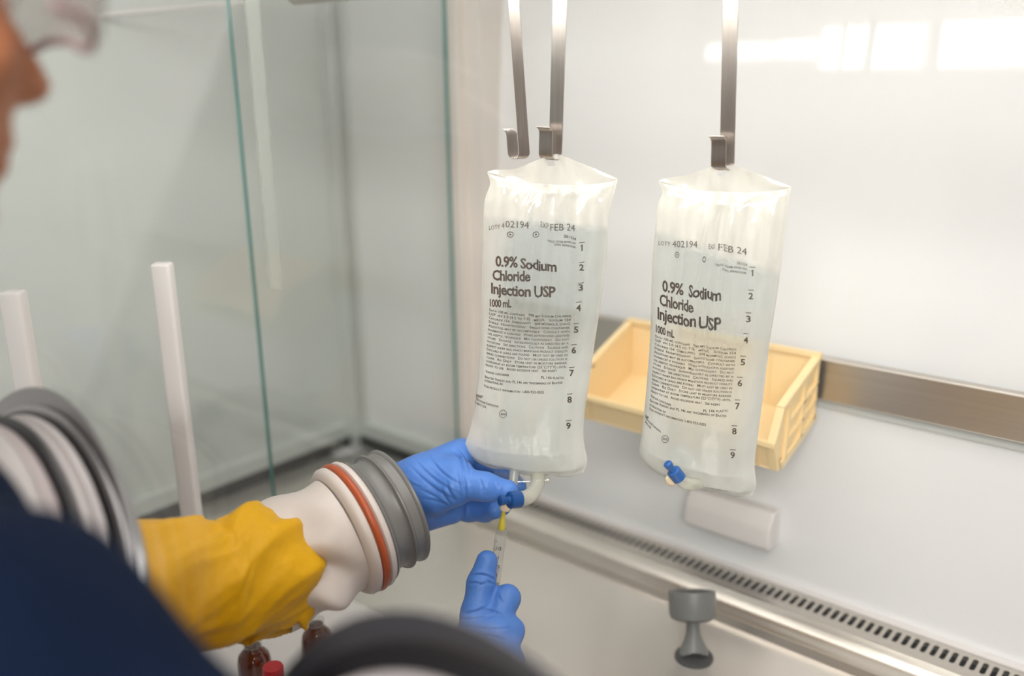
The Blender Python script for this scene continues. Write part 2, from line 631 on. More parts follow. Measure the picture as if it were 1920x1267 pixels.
def pane_with_holes(mb, x0, x1, z0, z1, y0, y1, holes, r, n=48):
    hs = sorted(holes)
    s = r*1.12
    edges = [x0]
    for hx, hz in hs:
        edges += [hx-s, hx+s]
    edges.append(x1)
    for i in range(0, len(edges), 2):
        a, b = edges[i], edges[i+1]
        for y, fl in ((y0, False), (y1, True)):
            f = [(0, 1, 2, 3)] if not fl else [(3, 2, 1, 0)]
            mb.add([(a, y, z0), (b, y, z0), (b, y, z1), (a, y, z1)], f)
    for hx, hz in hs:
        for y, fl in ((y0, False), (y1, True)):
            for a, b in ((z0, hz-s), (hz+s, z1)):
                f = [(0, 1, 2, 3)] if not fl else [(3, 2, 1, 0)]
                mb.add([(hx-s, y, a), (hx+s, y, a), (hx+s, y, b), (hx-s, y, b)], f)
            vi, vo = [], []
            for k in range(n):
                an = 2*math.pi*k/n+math.pi/4
                c, sn = math.cos(an), math.sin(an)
                vi.append((hx+r*c, y, hz+r*sn))
                q = s/max(abs(c), abs(sn))
                vo.append((hx+q*c, y, hz+q*sn))
            fs = []
            for k in range(n):
                j = (k+1) % n
                fs.append((k, j, n+j, n+k) if fl else (k, n+k, n+j, j))
            mb.add(vi+vo, fs)
        va = []
        for y in (y0, y1):
            va += [(hx+r*math.cos(2*math.pi*k/n), y, hz+r*math.sin(2*math.pi*k/n)) for k in range(n)]
        mb.add(va, [(k, (k+1) % n, n+(k+1) % n, n+k) for k in range(n)], 1)
    for a, b in (((x0, z0), (x1, z0)), ((x1, z0), (x1, z1)), ((x1, z1), (x0, z1)), ((x0, z1), (x0, z0))):
        mb.add([(a[0], y0, a[1]), (b[0], y0, b[1]), (b[0], y1, b[1]), (a[0], y1, a[1])], [(0, 1, 2, 3)], 1)


# the front glass leans back: local frame x right, y into the hood, z up along the pane
GB = 0.27
GN = Vector((0, 1, -GB)).normalized()
GZ = Vector((0, GB, 1)).normalized()
GO = Vector((0, 0.3418, 0))
MG = Matrix(((1, GN.x, GZ.x, GO.x), (0, GN.y, GZ.y, GO.y), (0, GN.z, GZ.z, GO.z), (0, 0, 0, 1)))


def glass_y(z):
    return GO.y+GB*z


PORT_L, PORT_R, PORT_RAD = (-0.690, -0.411), (-0.239, -0.430), 0.140


def port_point(c, off):
    return MG @ Vector((c[0], off, c[1]))


mb = MB()
pane_with_holes(mb, XL-0.28, XR, ZF/GZ.z, 0.205, 0.0, 0.006, [PORT_L, PORT_R], PORT_RAD)
mb.v = [tuple(MG @ Vector(p)) for p in mb.v]
struct('window_1', mb, [M['glass'], M['glass_edge']], smooth=False)


def pane_x(name, x, poly, th=0.008):
    mb = MB()
    n = len(poly)
    A = [(x, y, z) for y, z in poly]
    B = [(x-th, y, z) for y, z in poly]
    mb.add(A, [tuple(range(n))], 0)
    mb.add(B, [tuple(range(n))[::-1]], 0)
    for k in range(n):
        j = (k+1) % n
        mb.add([A[k], A[j], B[j], B[k]], [(3, 2, 1, 0)], 1)
    return struct(name, mb, [M['glass'], M['glass_edge']], smooth=False)


pane_x('window_2', XL, [(0.700, ZF+0.003), (YW-0.034, ZF+0.003), (YW-0.034, 0.25), (0.700, 0.25)])
pane_x('window_3', XL, [(glass_y(ZF)+0.012, ZF+0.003), (0.701, ZF+0.003), (0.701, 0.25), (glass_y(0.25)+0.012, 0.25)])
mb = MB()
mb.box((XL-0.002, 0.722, -0.28), (XL+0.002, 0.742, 0.25))
struct('trim_5', mb, M['acrylic'], smooth=False)
# pale top rail over the pass-through
mb = MB()
a, b = at(-60, 51, 1.30), at(472, 2, 1.33)
mb.tube([a, b], 0.0045, n=12)
tag(mb.build('top_rail', M['white_plastic']), 'thin pale horizontal rail at the top left behind the front glass', 'rail')

# room beyond: floor under the person and stand below the hood
mb = MB()
mb.box((-3.5, -2.5, -1.68), (2.5, 1.8, -1.65))
struct('floor_room', mb, M['room'])
mb = MB()
mb.box((XF-0.03, 0.22, -1.65), (XR+0.03, 1.15, ZF-0.031))
struct('wall_stand', mb, M['room'])

# ------------------------------------------------------------------ lamp in the hood front
lamp = empty('strip_lamp', 'long white strip lamp of separate panels under the hood roof', 'lamp', (-0.45, 0.42, 0.14))
mb = MB()
mb.box((-1.045, 0.413, 0.083), (0.50, 0.428, 0.195))
mb.build('housing', M['ceil'], lamp, smooth=False)
for x0, x1, zt in ((-1.02, -0.870, 0.142), (-0.857, -0.777, 0.145), (-0.765, -0.572, 0.166), (-0.556, -0.30, 0.168), (-0.285, -0.05, 0.168), (-0.035, 0.22, 0.168)):
    mb = MB()
    mb.rbox((x0, 0.4285, 0.090 if zt > .155 else 0.112), (x1, 0.436, zt), 0.003)
    mb.build('diffuser', M['lamp'], lamp)

# ------------------------------------------------------------------ rail on the back wall
zr0, zr1 = -0.407, -0.352
mb = MB()
pr = [(0.000, zr1), (-0.013, zr1), (-0.015, zr1-0.002), (-0.015, zr0+0.002), (-0.013, zr0), (-0.008, zr0), (-0.008, zr0+0.006), (0.000, zr0+0.006), (0.002, zr0+0.012), (0.002, zr1-0.01)]
x0, x1 = -0.985, XR-0.01
n = len(pr)
v = [(x, wall_y(z)+dy-0.003, z) for x in (x0, x1) for dy, z in pr]
mb.add(v, [(k, (k+1) % n, n+(k+1) % n, n+k) for k in range(n)] + [tuple(range(n))[::-1], tuple(range(n, 2*n))])
rail = mb.build('bin_rail', M['steel'], smooth=False)
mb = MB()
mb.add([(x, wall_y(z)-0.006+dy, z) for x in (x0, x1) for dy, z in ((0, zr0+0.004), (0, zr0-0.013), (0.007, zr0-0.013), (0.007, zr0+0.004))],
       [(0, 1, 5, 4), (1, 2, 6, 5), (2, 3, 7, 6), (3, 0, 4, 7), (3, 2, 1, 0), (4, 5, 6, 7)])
mb.build('rail_shade_strip', M['side_wall'], rail, smooth=False)  # grey strip standing in for the rail's shadow and reflection on the wall
tag(rail, 'brushed steel strip rail across the white back wall behind the yellow bin', 'rail')

# ------------------------------------------------------------------ grille ledge
grille = empty('vent_grille', 'long slotted steel air grille along the foot of the back wall', 'grille', (-0.25, 1.05, ZL))
gy0, gy1 = 1.048, 1.090
pitch, sw, slen = 0.0112, 0.0064, 0.025
mb = MB()
gx0, gx1 = -1.04, XR-0.01
ncell = int((gx1-gx0)/pitch)
ns = 6
for i in range(ncell):
    xc = gx0+pitch*(i+0.5)
    yc = (gy0+gy1)/2
    outer, inner = [], []
    K = 4*ns
    for k in range(K):
        a = 2*math.pi*(k+0.5)/K
        c, s = math.cos(a), math.sin(a)
        r = sw/2
        inner.append((xc+r*c, yc+(slen/2-r)*(1 if s > 0 else -1)+r*s))
        hx, hy = pitch/2, (gy1-gy0)/2
        q = min(hx/abs(c), hy/abs(s))
        outer.append((xc+q*c, yc+q*s))
    # exact corners
    for sx in (-1, 1):
        for s2 in (-1, 1):
            j = min(range(K), key=lambda t: (outer[t][0]-(xc+sx*pitch/2))**2*4+(outer[t][1]-(yc+s2*(gy1-gy0)/2))**2)
            outer[j] = (xc+sx*pitch/2, yc+s2*(gy1-gy0)/2)
    v = [(x, y, ZL) for x, y in outer]+[(x, y, ZL) for x, y in inner]+[(x, y, ZL-0.004) for x, y in inner]
    f = [(k, (k+1) % K, K+(k+1) % K, K+k) for k in range(K)]
    f += [(K+k, K+(k+1) % K, 2*K+(k+1) % K, 2*K+k) for k in range(K)]
    mb.add(v, f)
mb.build('slotted_plate', M['steel'], grille, smooth=False)
mb = MB()
mb.box((gx0, gy0, ZL-0.022), (gx1, gy1, ZL-0.012))
mb.build('plenum', M['dark'], grille, smooth=False)
# ledge lips: rear strip, front bright lip, riser, second lip on the work surface
mb = MB()
prof = [(gy0, ZL), (gy0-0.006, ZL+0.002), (gy0-0.012, ZL+0.001), (gy0-0.016, ZL-0.004), (gy0-0.022, ZL-0.012), (gy0-0.030, ZL-0.015),
        (gy0-0.040, ZL-0.014), (gy0-0.046, ZL-0.017), (gy0-0.049, ZF+0.0005), (gy0, ZF+0.0005)]
n = len(prof)
v = [(x, y, z) for x in (gx0, gx1) for y, z in prof]
mb.add(v, [(k, (k+1) % n, n+(k+1) % n, n+k) for k in range(n)] + [tuple(range(n))[::-1], tuple(range(n, 2*n))])
mb.build('front_lip', M['steel'], grille)
mb = MB()
mb.box((gx0, gy1, ZL-0.02), (gx1, wall_y(ZL)-0.001, ZL+0.0015))
mb.build('rear_lip', M['white_plastic'], grille, smooth=False)

# ------------------------------------------------------------------ yellow bin
bx0, bx1 = -0.703, -0.423
BT, BF, BL, BB, BK = (1.096, -0.345), (0.992, -0.386), (0.972, -0.427), (0.984, -0.464), (1.094, -0.428)   # side outline (y, z)
bin_ = empty('storage_bin', 'pale yellow open-front plastic bin hung on the steel rail behind the saline bags', 'bin', ((bx0+bx1)/2, 1.04, -0.455))
t = 0.004


def extr_x(mb, prof, x0, x1):
    n = len(prof)
    v = [(x, y, z) for x in (x0, x1) for y, z in prof]
    mb.add(v, [(k, (k+1) % n, n+(k+1) % n, n+k) for k in range(n)] + [tuple(range(n))[::-1], tuple(range(n, 2*n))])


def bar2(mb, a, b, w, x0, x1):
    """flat bar along the side outline from a to b, w deep below the line"""
    d = Vector((b[0]-a[0], b[1]-a[1]))
    nn = Vector((d.y, -d.x)).normalized()*w
    extr_x(mb, [a, b, (b[0]+nn.x, b[1]+nn.y), (a[0]+nn.x, a[1]+nn.y)], x0, x1)


def lerp2(a, b, k):
    return (a[0]+(b[0]-a[0])*k, a[1]+(b[1]-a[1])*k)


mb = MB()
for xa, xb in ((bx0, bx0+t), (bx1-t, bx1)):
    extr_x(mb, [BT, BF, BL, BB, BK], xa, xb)
for xa, xb in ((bx0-0.005, bx0+t+0.001), (bx1-t-0.001, bx1+0.005)):
    extr_x(mb, [(BT[0], BT[1]+0.002), (BF[0]-0.002, BF[1]+0.002), (BF[0]-0.002, BF[1]-0.005), (BT[0], BT[1]-0.005)], xa, xb)      # rolled top rims
    extr_x(mb, [(BF[0]-0.002, BF[1]), (BL[0]-0.003, BL[1]), (BL[0]+0.003, BL[1]), (BF[0]+0.004, BF[1])], xa, xb)
    extr_x(mb, [(BL[0]-0.003, BL[1]), (BB[0]-0.002, BB[1]), (BB[0]+0.004, BB[1]), (BL[0]+0.003, BL[1])], xa, xb)
extr_x(mb, [BT, (BT[0]-t, BT[1]), (BK[0]-t, BK[1]), BK], bx0, bx1)
extr_x(mb, [(BT[0]+0.002, BT[1]+0.003), (BT[0]-t-0.004, BT[1]+0.003), (BT[0]-t-0.004, BT[1]-0.003), (BT[0]+0.002, BT[1]-0.003)], bx0-0.004, bx1+0.004)
extr_x(mb, [(BB[0]-0.001, BB[1]), (BK[0], BK[1]), (BK[0], BK[1]+t), (BB[0], BB[1]+t)], bx0, bx1)
extr_x(mb, [BL, (BL[0]+t, BL[1]), (BB[0]+t, BB[1]), BB], bx0, bx1)
extr_x(mb, [(BL[0]-0.003, BL[1]+0.002), (BL[0]+t+0.002, BL[1]+0.002), (BL[0]+t+0.002, BL[1]-0.004), (BL[0]-0.003, BL[1]-0.004)], bx0-0.004, bx1+0.004)
# ribs of the outer sides, the lip and the back wall
for xa, xb in ((bx1-0.0005, bx1+0.004), (bx0-0.004, bx0+0.0005)):
    for k in (0.28, 0.56):
        bar2(mb, lerp2(BK, BT, k), lerp2(lerp2(BB, BF, k), lerp2(BK, BT, k), 0.22), 0.003, xa, xb)
    for k in (0.22, 0.62, 0.97):
        a, b = lerp2(BF, BT, k), lerp2(BB, BK, k)
        bar2(mb, a, b, 0.004, xa, xb)
    bar2(mb, (BK[0], BK[1]+0.006), (BB[0]+0.012, BB[1]+0.006), -0.010, xa, xb)
for x in (bx0+0.018, bx1-0.020):
    extr_x(mb, [(BL[0]-0.0015, BL[1]), BL, BB, (BB[0]-0.0015, BB[1])], x, x+0.002)
for x in (bx1-0.072, bx1-0.062):
    extr_x(mb, [(BT[0]-t, BT[1]-0.012), (BT[0]-t-0.0015, BT[1]-0.012), (BK[0]-t-0.0015, BK[1]+0.012), (BK[0]-t, BK[1]+0.012)], x, x+0.002)
mb.build('body', M['bin'], bin_, sharp=30)
mb = MB()
extr_x(mb, [(BT[0], BT[1]), (BT[0]+0.004, BT[1]), (BT[0]+0.004, BT[1]-0.03), (BT[0], BT[1]-0.03)], bx0+0.02, bx1-0.02)
mb.build('hanging_lip', M['bin'], bin_, smooth=False)

# ------------------------------------------------------------------ white block low on the wall
wz = -0.606
wx0, wx1 = -0.592, -0.462
mb = MB()
yb = wall_y(wz)
v, n = [], 0
prof = [(yb-0.001, wz+0.030), (yb-0.020, wz+0.030), (yb-0.032, wz+0.012), (yb-0.034, wz+0.006), (yb-0.034, wz-0.020), (yb-0.030, wz-0.024), (yb-0.001, wz-0.024)]
extr_x(mb, prof, wx0, wx1)
wb = mb.build('wall_holder', M['white_plastic'], sharp=25)
bv = wb.modifiers.new('b', 'BEVEL')
bv.width, bv.segments = 0.003, 3
tag(wb, 'blurred white plastic block mounted low on the back wall just above the grille', 'holder')

# ------------------------------------------------------------------ grey knob on the work surface
kp = ray(1301, 1232)
kp = kp*(ZF/kp.z)+Vector((0, 0, 0.002))
KA = (U*0.985+F*0.17).normalized()
KR = R
KD = KA.cross(KR).normalized()
knob = empty('knob_stand', 'grey plastic cap on a flared stem standing on the steel work surface', 'knob', kp)
mb = MB()
mb.lathe(kp, KA, [(0.042, 0.010), (0.043, 0.022), (0.046, 0.0275), (0.052, 0.0295), (0.076, 0.0300), (0.079, 0.0295), (0.080, 0.0280), (0.0795, 0.026), (0.077, 0.024)], 40)
mb.build('cap', M['grey_plastic'], knob)
mb = MB()
mb.lathe(kp, KA, [(0.0775, 0.001), (0.0775, 0.0242)], 32)
mb.build('cap_top', M['gasket'], knob)
mb = MB()
n = 24
ws = [(0.0, 0.0185, 0.012), (0.005, 0.0185, 0.012), (0.010, 0.0170, 0.0115), (0.018, 0.0125, 0.010), (0.027, 0.0092, 0.009), (0.036, 0.0085, 0.0085), (0.046, 0.0095, 0.0095)]
v, f = [], []
for h, a, b in ws:
    for k in range(n):
        t_a = 2*math.pi*k/n
        v.append(kp+KR*a*math.cos(t_a)+KD*b*math.sin(t_a)+KA*(h-(0.007*math.sin(t_a)**2*0 if h else -0.006*(1-abs(math.cos(t_a)))**1.0)))
for i in range(len(ws)-1):
    for k in range(n):
        a, b = i*n+k, i*n+(k+1) % n
        f.append((a, b, b+n, a+n))
f.append(tuple(range(n))[::-1])
mb.add(v, f)
mb.build('stem', M['grey_plastic'], knob)
mb = MB()
mb.lathe(kp+Vector((0, 0, 0.0003)), (0, 0, 1), [(-0.002, 0.0245), (0.0, 0.024), (0.001, 0.022), (0.001, 0.008)], 32)
mb.build('reflection_disc', M['gasket'], knob)  # flat dark disc drawing the knob's dark reflection in the steel

# ------------------------------------------------------------------ hanging bar and steel straps
bar_a = at(548, -8, 0.78)
mb = MB()
bdir = Vector((1, 0, 0))
mb.lathe(bar_a, bdir, [(0, 0.005), (0.0015, 0.007), (0.004, 0.0078), (0.75, 0.0078), (0.752, 0.005)], 24)
tag(mb.build('hanging_bar', M['strap']), 'round steel hanging bar at the top edge above the straps', 'bar')


def strap(px_top, px_bot, d, wdir, ndir, w, label, lip=0.024):
    """flat strip down to px_bot (bottom of the hook), hook opens along ndir"""
    top = at(*px_top, d-0.045)
    bot = at(*px_bot, d)
    dn = (bot-top).normalized()
    up = -dn
    W = Vector(wdir)
    W = (W-up*W.dot(up)).normalized()
    N = Vector(ndir)
    N = (N-up*N.dot(up)-W*N.dot(W)*0.0).normalized()
    r = 0.0062
    c0 = bot+up*r
    top = top+up*0.075
    path = []
    for k in range(9):
        path.append((top+(c0-top)*k/8, N))
    for k in range(1, 10):
        a = math.pi*k/9
        path.append((c0+N*(r-r*math.cos(a))-up*(r*math.sin(a)), None))
    c1 = c0+N*2*r
    for k in range(1, 4):
        path.append((c1+up*lip*0.7*k/3, None))
    for k in range(1, 5):
        a = math.radians(60)*k/4
        path.append((c1+up*(lip*0.7+0.007*math.sin(a))+N*0.007*(1-math.cos(a))*1.3, None))
    pts = [p for p, _ in path]
    th = 0.0013
    v, f = [], []
    m = len(pts)
    for i, p in enumerate(pts):
        t = (pts[min(i+1, m-1)]-pts[max(0, i-1)]).normalized()
        q = t.cross(W).normalized()
        for a, b in ((-1, -1), (1, -1), (1, 1), (-1, 1)):
            v.append(p+W*w/2*a+q*th/2*b)
    for i in range(m-1):
        for k in range(4):
            a, b = i*4+k, i*4+(k+1) % 4
            f.append((a, b, b+4, a+4))
    f += [(3, 2, 1, 0), tuple(range(4*(m-1), 4*m))]
    mb = MB()
    mb.add(v, f)
    o = mb.build('hanging_strap', M['strap'], sharp=35)
    bv = o.modifiers.new('bevel', 'BEVEL')
    bv.width, bv.segments = 0.0004, 2
    tag(o, label, 'strap', 'steel straps with bent hooks')
    return o


strap((963, 0), (984, 297), 0.935, (0.9, 0.43, 0), (-0.95, -0.3, 0), 0.0114, 'empty steel strap with bare hook, left of the one holding a bag', lip=0.026)
strap((1050, 0), (1041, 298), 0.914, (1, 0.15, 0), (-0.25, -1, 0), 0.0152, 'bright steel strap whose hook holds the left saline bag', lip=0.028)
strap((1370, 0), (1363, 317), 0.903, (1, 0.15, 0), (-0.25, -1, 0), 0.0150, 'dark steel strap whose hook holds the right saline bag', lip=0.030)


# ------------------------------------------------------------------ saline bags
class Bag:
    def __init__(s, name, label, px, d, yaw, Lp, Rp, sag, tmax, folds, level, tab_px, top_sag):
        s.O = at(*px, d)
        a = math.radians(yaw)
        H = (R0*math.cos(a) - Vector((F.x, F.y, 0)).normalized()*math.sin(a)).normalized()   # right side nearer
        s.ex, s.ey = H, Vector((0, 0, 1))
        s.n = s.ex.cross(s.ey).normalized()          # faces the camera
        s.L = bezier([s.plane(*p) for p in Lp], 80)
        s.Rr = bezier([s.plane(*p) for p in Rp], 80)
        sc = d/FPX
        s.sag, s.top_sag, s.tmax, s.folds, s.level = sag*sc, top_sag*sc, tmax, folds, level
        s.root = empty(name, label, 'saline bag', s.O, 'hanging saline bags')
        s.build(tab_px)

    def plane(s, px, py, w=0.0):
        r = ray(px, py)
        o = s.O+s.n*w
        t = o.dot(s.n)/r.dot(s.n)
        q = r*t-s.O
        return (q.dot(s.ex), q.dot(s.ey))

    def uv(s, u, v):
        u, v = np.asarray(u, float), np.clip(np.asarray(v, float), 0, 1)
        i = v*79
        k = np.minimum(i.astype(int), 78)
        t = (i-k)[..., None]
        L = s.L[k]*(1-t)+s.L[k+1]*t
        Q = s.Rr[k]*(1-t)+s.Rr[k+1]*t
        P = L+(Q-L)*((u+1)/2)[..., None]
        sg = s.top_sag*np.clip(1-v/0.10, 0, 1)+s.sag*np.clip((v-0.82)/0.18, 0, 1)**1.5
        # little ripples in the bottom seam
        rip = 0.0012*np.sin(u*9+1)*np.clip((v-0.9)/0.1, 0, 1)
        P[..., 1] -= sg*(1-np.abs(u)**2.6)+rip
        return P

    def thick(s, u, v, side=1, scale=1.0):
        u, v = np.asarray(u, float), np.asarray(v, float)
        T = np.interp(v, [0, 0.03, 0.10, 0.25, 0.45, 0.7, 0.86, 0.94, 0.975, 1.0], [0.0007, 0.004, 0.0095, 0.018, 0.026, 0.030, 0.029, 0.019, 0.009, 0.0007])/0.030*s.tmax
        prof = np.clip(1-np.abs(u)**2.4, 0, 1)**0.72
        w = T*prof
        fo = np.zeros_like(w)
        for (u0, u1, wd, amp, v0, v1) in s.folds:
            c = u0+(u1-u0)*v
            env = np.clip((v-v0)/0.08, 0, 1)*np.clip((v1-v)/0.25, 0, 1)
            fo += amp*np.exp(-((u-c)/wd)**2)*env
        # crumple near the top and in the side seams
        fo += 0.0016*np.sin(u*17+v*23)*np.clip(0.35-v, 0, 0.35)/0.35*prof
        fo += 0.0010*np.sin(v*70+u*6)*np.clip(np.abs(u)-0.72, 0, 1)/0.28*np.clip(1-np.abs(u), 0, .1)/.1
        w = w+fo*prof*(1 if side > 0 else -0.4)
        return np.maximum(w, 0.0004)*scale

    def world(s, P, w):
        P = np.asarray(P)
        return np.array(s.O)+P[..., 0:1]*np.array(s.ex)+P[..., 1:2]*np.array(s.ey)+np.asarray(w)[..., None]*np.array(s.n)

    def shell(s, name, mat, nu, nv, v0, v1, inset, scale, parent, milk=None, toplevel=None):
        us = np.sin(np.linspace(-1, 1, nu)*math.pi/2)*(1-inset)
        vs = np.linspace(v0, v1, nv)
        Ug, Vg = np.meshgrid(us, vs)
        if toplevel is not None:
            # flatten the first rows to a level water line
            pass
        P = s.uv(Ug, Vg)
        A = s.world(P, s.thick(Ug, Vg, 1, scale))
        B = s.world(P, -s.thick(Ug, Vg, -1, scale))
        mb = MB()
        fa = []
        for j in range(nv-1):
            for i in range(nu-1):
                a = j*nu+i
                fa.append((a, a+nu, a+nu+1, a+1))
        mb.add(A.reshape(-1, 3).tolist(), fa)
        N = nu*nv
        mb.add(B.reshape(-1, 3).tolist(), [f[::-1] for f in fa])
        rim = [i for i in range(nu)]+[j*nu+nu-1 for j in range(1, nv)]+[(nv-1)*nu+i for i in range(nu-2, -1, -1)]+[j*nu for j in range(nv-2, 0, -1)]
        m = len(rim)
        for k in range(m):
            a, b = rim[k], rim[(k+1) % m]
            mb.f.append((a, b, N+b, N+a))
            mb.m.append(0)
        o = mb.build(name, mat, parent, sharp=180)
        if milk:
            at_ = o.data.attributes.new('milk', 'FLOAT', 'POINT')
            vals = milk(np.concatenate([Ug.ravel(), Ug.ravel()]), np.concatenate([Vg.ravel(), Vg.ravel()]))
            at_.data.foreach_set('value', np.asarray(vals, dtype=np.float32))
        return o

    def build(s, tab_px):
        lv = s.level

        def milk(u, v):
            dry = np.clip((lv+0.012-v)/0.024, 0, 1)
            wet = 0.15+0.38*np.clip((np.abs(u-0.08)-0.50)/0.40, 0, 1)+0.38*np.clip((v-0.42)/0.24, 0, 1)+0.33*np.clip((v-0.84)/0.10, 0, 1)
            m = np.minimum(wet, 0.86)*(1-dry)+(0.66+0.10*np.sin(u*13+3*v)+0.07*np.sin(u*29-11*v+1))*dry
            return np.clip(m+0.14*np.clip((0.04-v)/0.04, 0, 1)+0.3*np.clip((np.abs(u)-0.975)/0.01, 0, 1), 0, 0.93)
        s.shell('film', M['film'], 90, 150, 0, 1, 0.0, 1.0, s.root, milk)
        s.shell('saline', M['water'], 60, 110, lv, 0.965, 0.055, 0.93, s.root)
        # tab above the top seam, creased where it is gathered on the hook
        top = bezier([s.plane(*p) for p in tab_px], 61)
        us = np.linspace(-1, 1, 61)
        bot = s.uv(us, np.full(61, 0.0))
        mb = MB()
        nv = 9
        V = []
        for j in range(nv):
            t = j/(nv-1)
            P = top*(1-t)+bot*t
            w = 0.0022*np.sin(us*26)*np.exp(-(us*2.6)**2)*(1-t)+0.0012*np.sin(us*7+2)*(1-t)*t*4
            V.append(np.concatenate([s.world(P, w+0.0003), s.world(P, w-0.0003)]))
        V = np.array(V)
        n = 61
        mb.v = [tuple(p) for p in V.reshape(-1, 3)]
        for j in range(nv-1):
            for i in range(n-1):
                if j == 1 and abs(us[i]+1/60) < 0.07 or (j == 2 and abs(us[i]+1/60) < 0.05):
                    continue           # the hang hole
                a = j*2*n+i
                mb.f.append((a, a+2*n, a+2*n+1, a+1))
                mb.f.append((a+n, a+n+1, a+3*n+1, a+3*n))
        mb.m = [0]*len(mb.f)
        o = mb.build('hang_tab', M['film'], s.root, sharp=180)
        at_ = o.data.attributes.new('milk', 'FLOAT', 'POINT')
        at_.data.foreach_set('value', np.full(len(o.data.vertices), 0.55, np.float32))

    # -------- print on the front
    def invert(s, P):
        u = np.zeros(len(P))
        v = np.full(len(P), 0.5)
        e = 1e-3
        for _ in range(12):
            Q = s.uv(u, v)
            du = (s.uv(u+e, v)-Q)/e
            dv = (s.uv(u, np.clip(v+e, 0, 1))-s.uv(u, np.clip(v-e, 0, 1)))/(np.clip(v+e, 0, 1)-np.clip(v-e, 0, 1))[:, None]
            rsd = P-Q
            det = du[:, 0]*dv[:, 1]-du[:, 1]*dv[:, 0]
            det = np.where(np.abs(det) < 1e-9, 1e-9, det)
            u = np.clip(u+(rsd[:, 0]*dv[:, 1]-rsd[:, 1]*dv[:, 0])/det, -0.995, 0.995)
            v = np.clip(v+(du[:, 0]*rsd[:, 1]-du[:, 1]*rsd[:, 0])/det, 0.0, 0.995)
        return u, v

    def anchor(s, px, py):
        w = 0.015
        for _ in range(6):
            p = s.plane(px, py, w)
            u, v = s.invert(np.array([p]))
            w = float(s.thick(u, v)[0])
        return np.array(p)

    def lay(s, pts2, eps=0.0005):
        u, v = s.invert(pts2)
        return s.world(pts2, s.thick(u, v)+eps)


def text_meshes(strings):
    """strings -> list of (verts Nx2 with unit cap height, faces)"""
    obs = []
    for st, bold, caps, spacing in strings:
        cu = bpy.data.curves.new('t', 'FONT')
        cu.body = st
        cu.resolution_u = 2
        cu.fill_mode = 'FRONT'
        cu.offset = bold
        cu.space_character = spacing
        if caps:
            cu.small_caps_scale = 0.78
            for i, ch in enumerate(st):
                if ch.islower():
                    cu.body_format[i].use_small_caps = True
        o = bpy.data.objects.new('t', cu)
        COL.objects.link(o)
        obs.append(o)
    dg = bpy.context.evaluated_depsgraph_get()
    dg.update()
    res = []
    for o in obs:
        me = o.evaluated_get(dg).to_mesh()
        v = np.array([(p.co.x, p.co.y) for p in me.vertices])
        f = [tuple(p.vertices) for p in me.polygons]
        res.append((v, f))
        o.evaluated_get(dg).to_mesh_clear()
    for o in obs:
        cu = o.data
        bpy.data.objects.remove(o)
        bpy.data.curves.remove(cu)
    return res


CAPH = 0.70


def print_lines(bag, name, lines, bold=0.0, caps=False, spacing=1.0, label=None):
    """lines: (text, x0, y0, x1, y1, cap height px)"""
    res = text_meshes([(l[0], bold, caps, spacing) for l in lines])
    mb = MB()
    for (st, x0, y0, x1, y1, h), (v, f) in zip(lines, res):
        if not len(v):
            continue
        a, b = bag.anchor(x0, y0), bag.anchor(x1, y1)
        top = bag.anchor((x0+x1)/2, (y0+y1)/2-h)-bag.anchor((x0+x1)/2, (y0+y1)/2)
        lo, hi = v[:, 0].min(), v[:, 0].max()
        q = a+(v[:, 0:1]-lo)/(hi-lo)*(b-a)+v[:, 1:2]/CAPH*top
        mb.add(bag.lay(q).tolist(), f)
    o = mb.build(name, M['print'], bag.root, smooth=False)
    return o


def print_marks(bag, name, rings=(), bars=(), mat='print'):
    mb = MB()
    for x, y, rx, ry, wd in rings:       # ring outline, wd<=0 means a filled dot
        c = bag.anchor(x, y)
        ex = bag.anchor(x+rx, y)-c
        ey = bag.anchor(x, y-ry)-c
        n = 28
        an = np.linspace(0, 2*math.pi, n, endpoint=False)
        o = c+np.cos(an)[:, None]*ex+np.sin(an)[:, None]*ey
        if wd <= 0:
            mb.add(bag.lay(o).tolist(), [tuple(range(n))])
            continue
        k = 1-wd/rx
        i = c+np.cos(an)[:, None]*ex*k+np.sin(an)[:, None]*ey*k
        mb.add(bag.lay(np.vstack([o, i])).tolist(), [(q, (q+1) % n, n+(q+1) % n, n+q) for q in range(n)])
    for x0, y0, x1, y1, w in bars:
        a, b = bag.anchor(x0, y0), bag.anchor(x1, y1)
        d = bag.anchor(x0, y0+w)-a
        ts = np.linspace(0, 1, 5)[:, None]
        mb.add(bag.lay(np.vstack([a+(b-a)*ts, a+(b-a)*ts+d])).tolist(), [(q, q+1, 6+q, 5+q) for q in range(4)])
    return mb.build(name, M[mat], bag.root, smooth=False)


def print_one(bag, x, y):
    """condensed figure 1 with its flag"""
    o, ex, ey = bag.anchor(x, y), bag.anchor(x+1, y), bag.anchor(x, y-1)
    pts = np.array([o+(ex-o)*a+(ey-o)*b for a, b in ((-0.9, -6.2), (1.5, -6.2), (1.5, 5.8), (0.1, 5.8), (-2.4, 3.6), (-2.4, 1.9), (-0.9, 2.8))])
    mb = MB()
    mb.add(bag.lay(pts).tolist(), [(0, 1, 2, 3, 6), (3, 4, 5, 6)])
    return mb.build('scale_number', M['print'], bag.root, smooth=False)


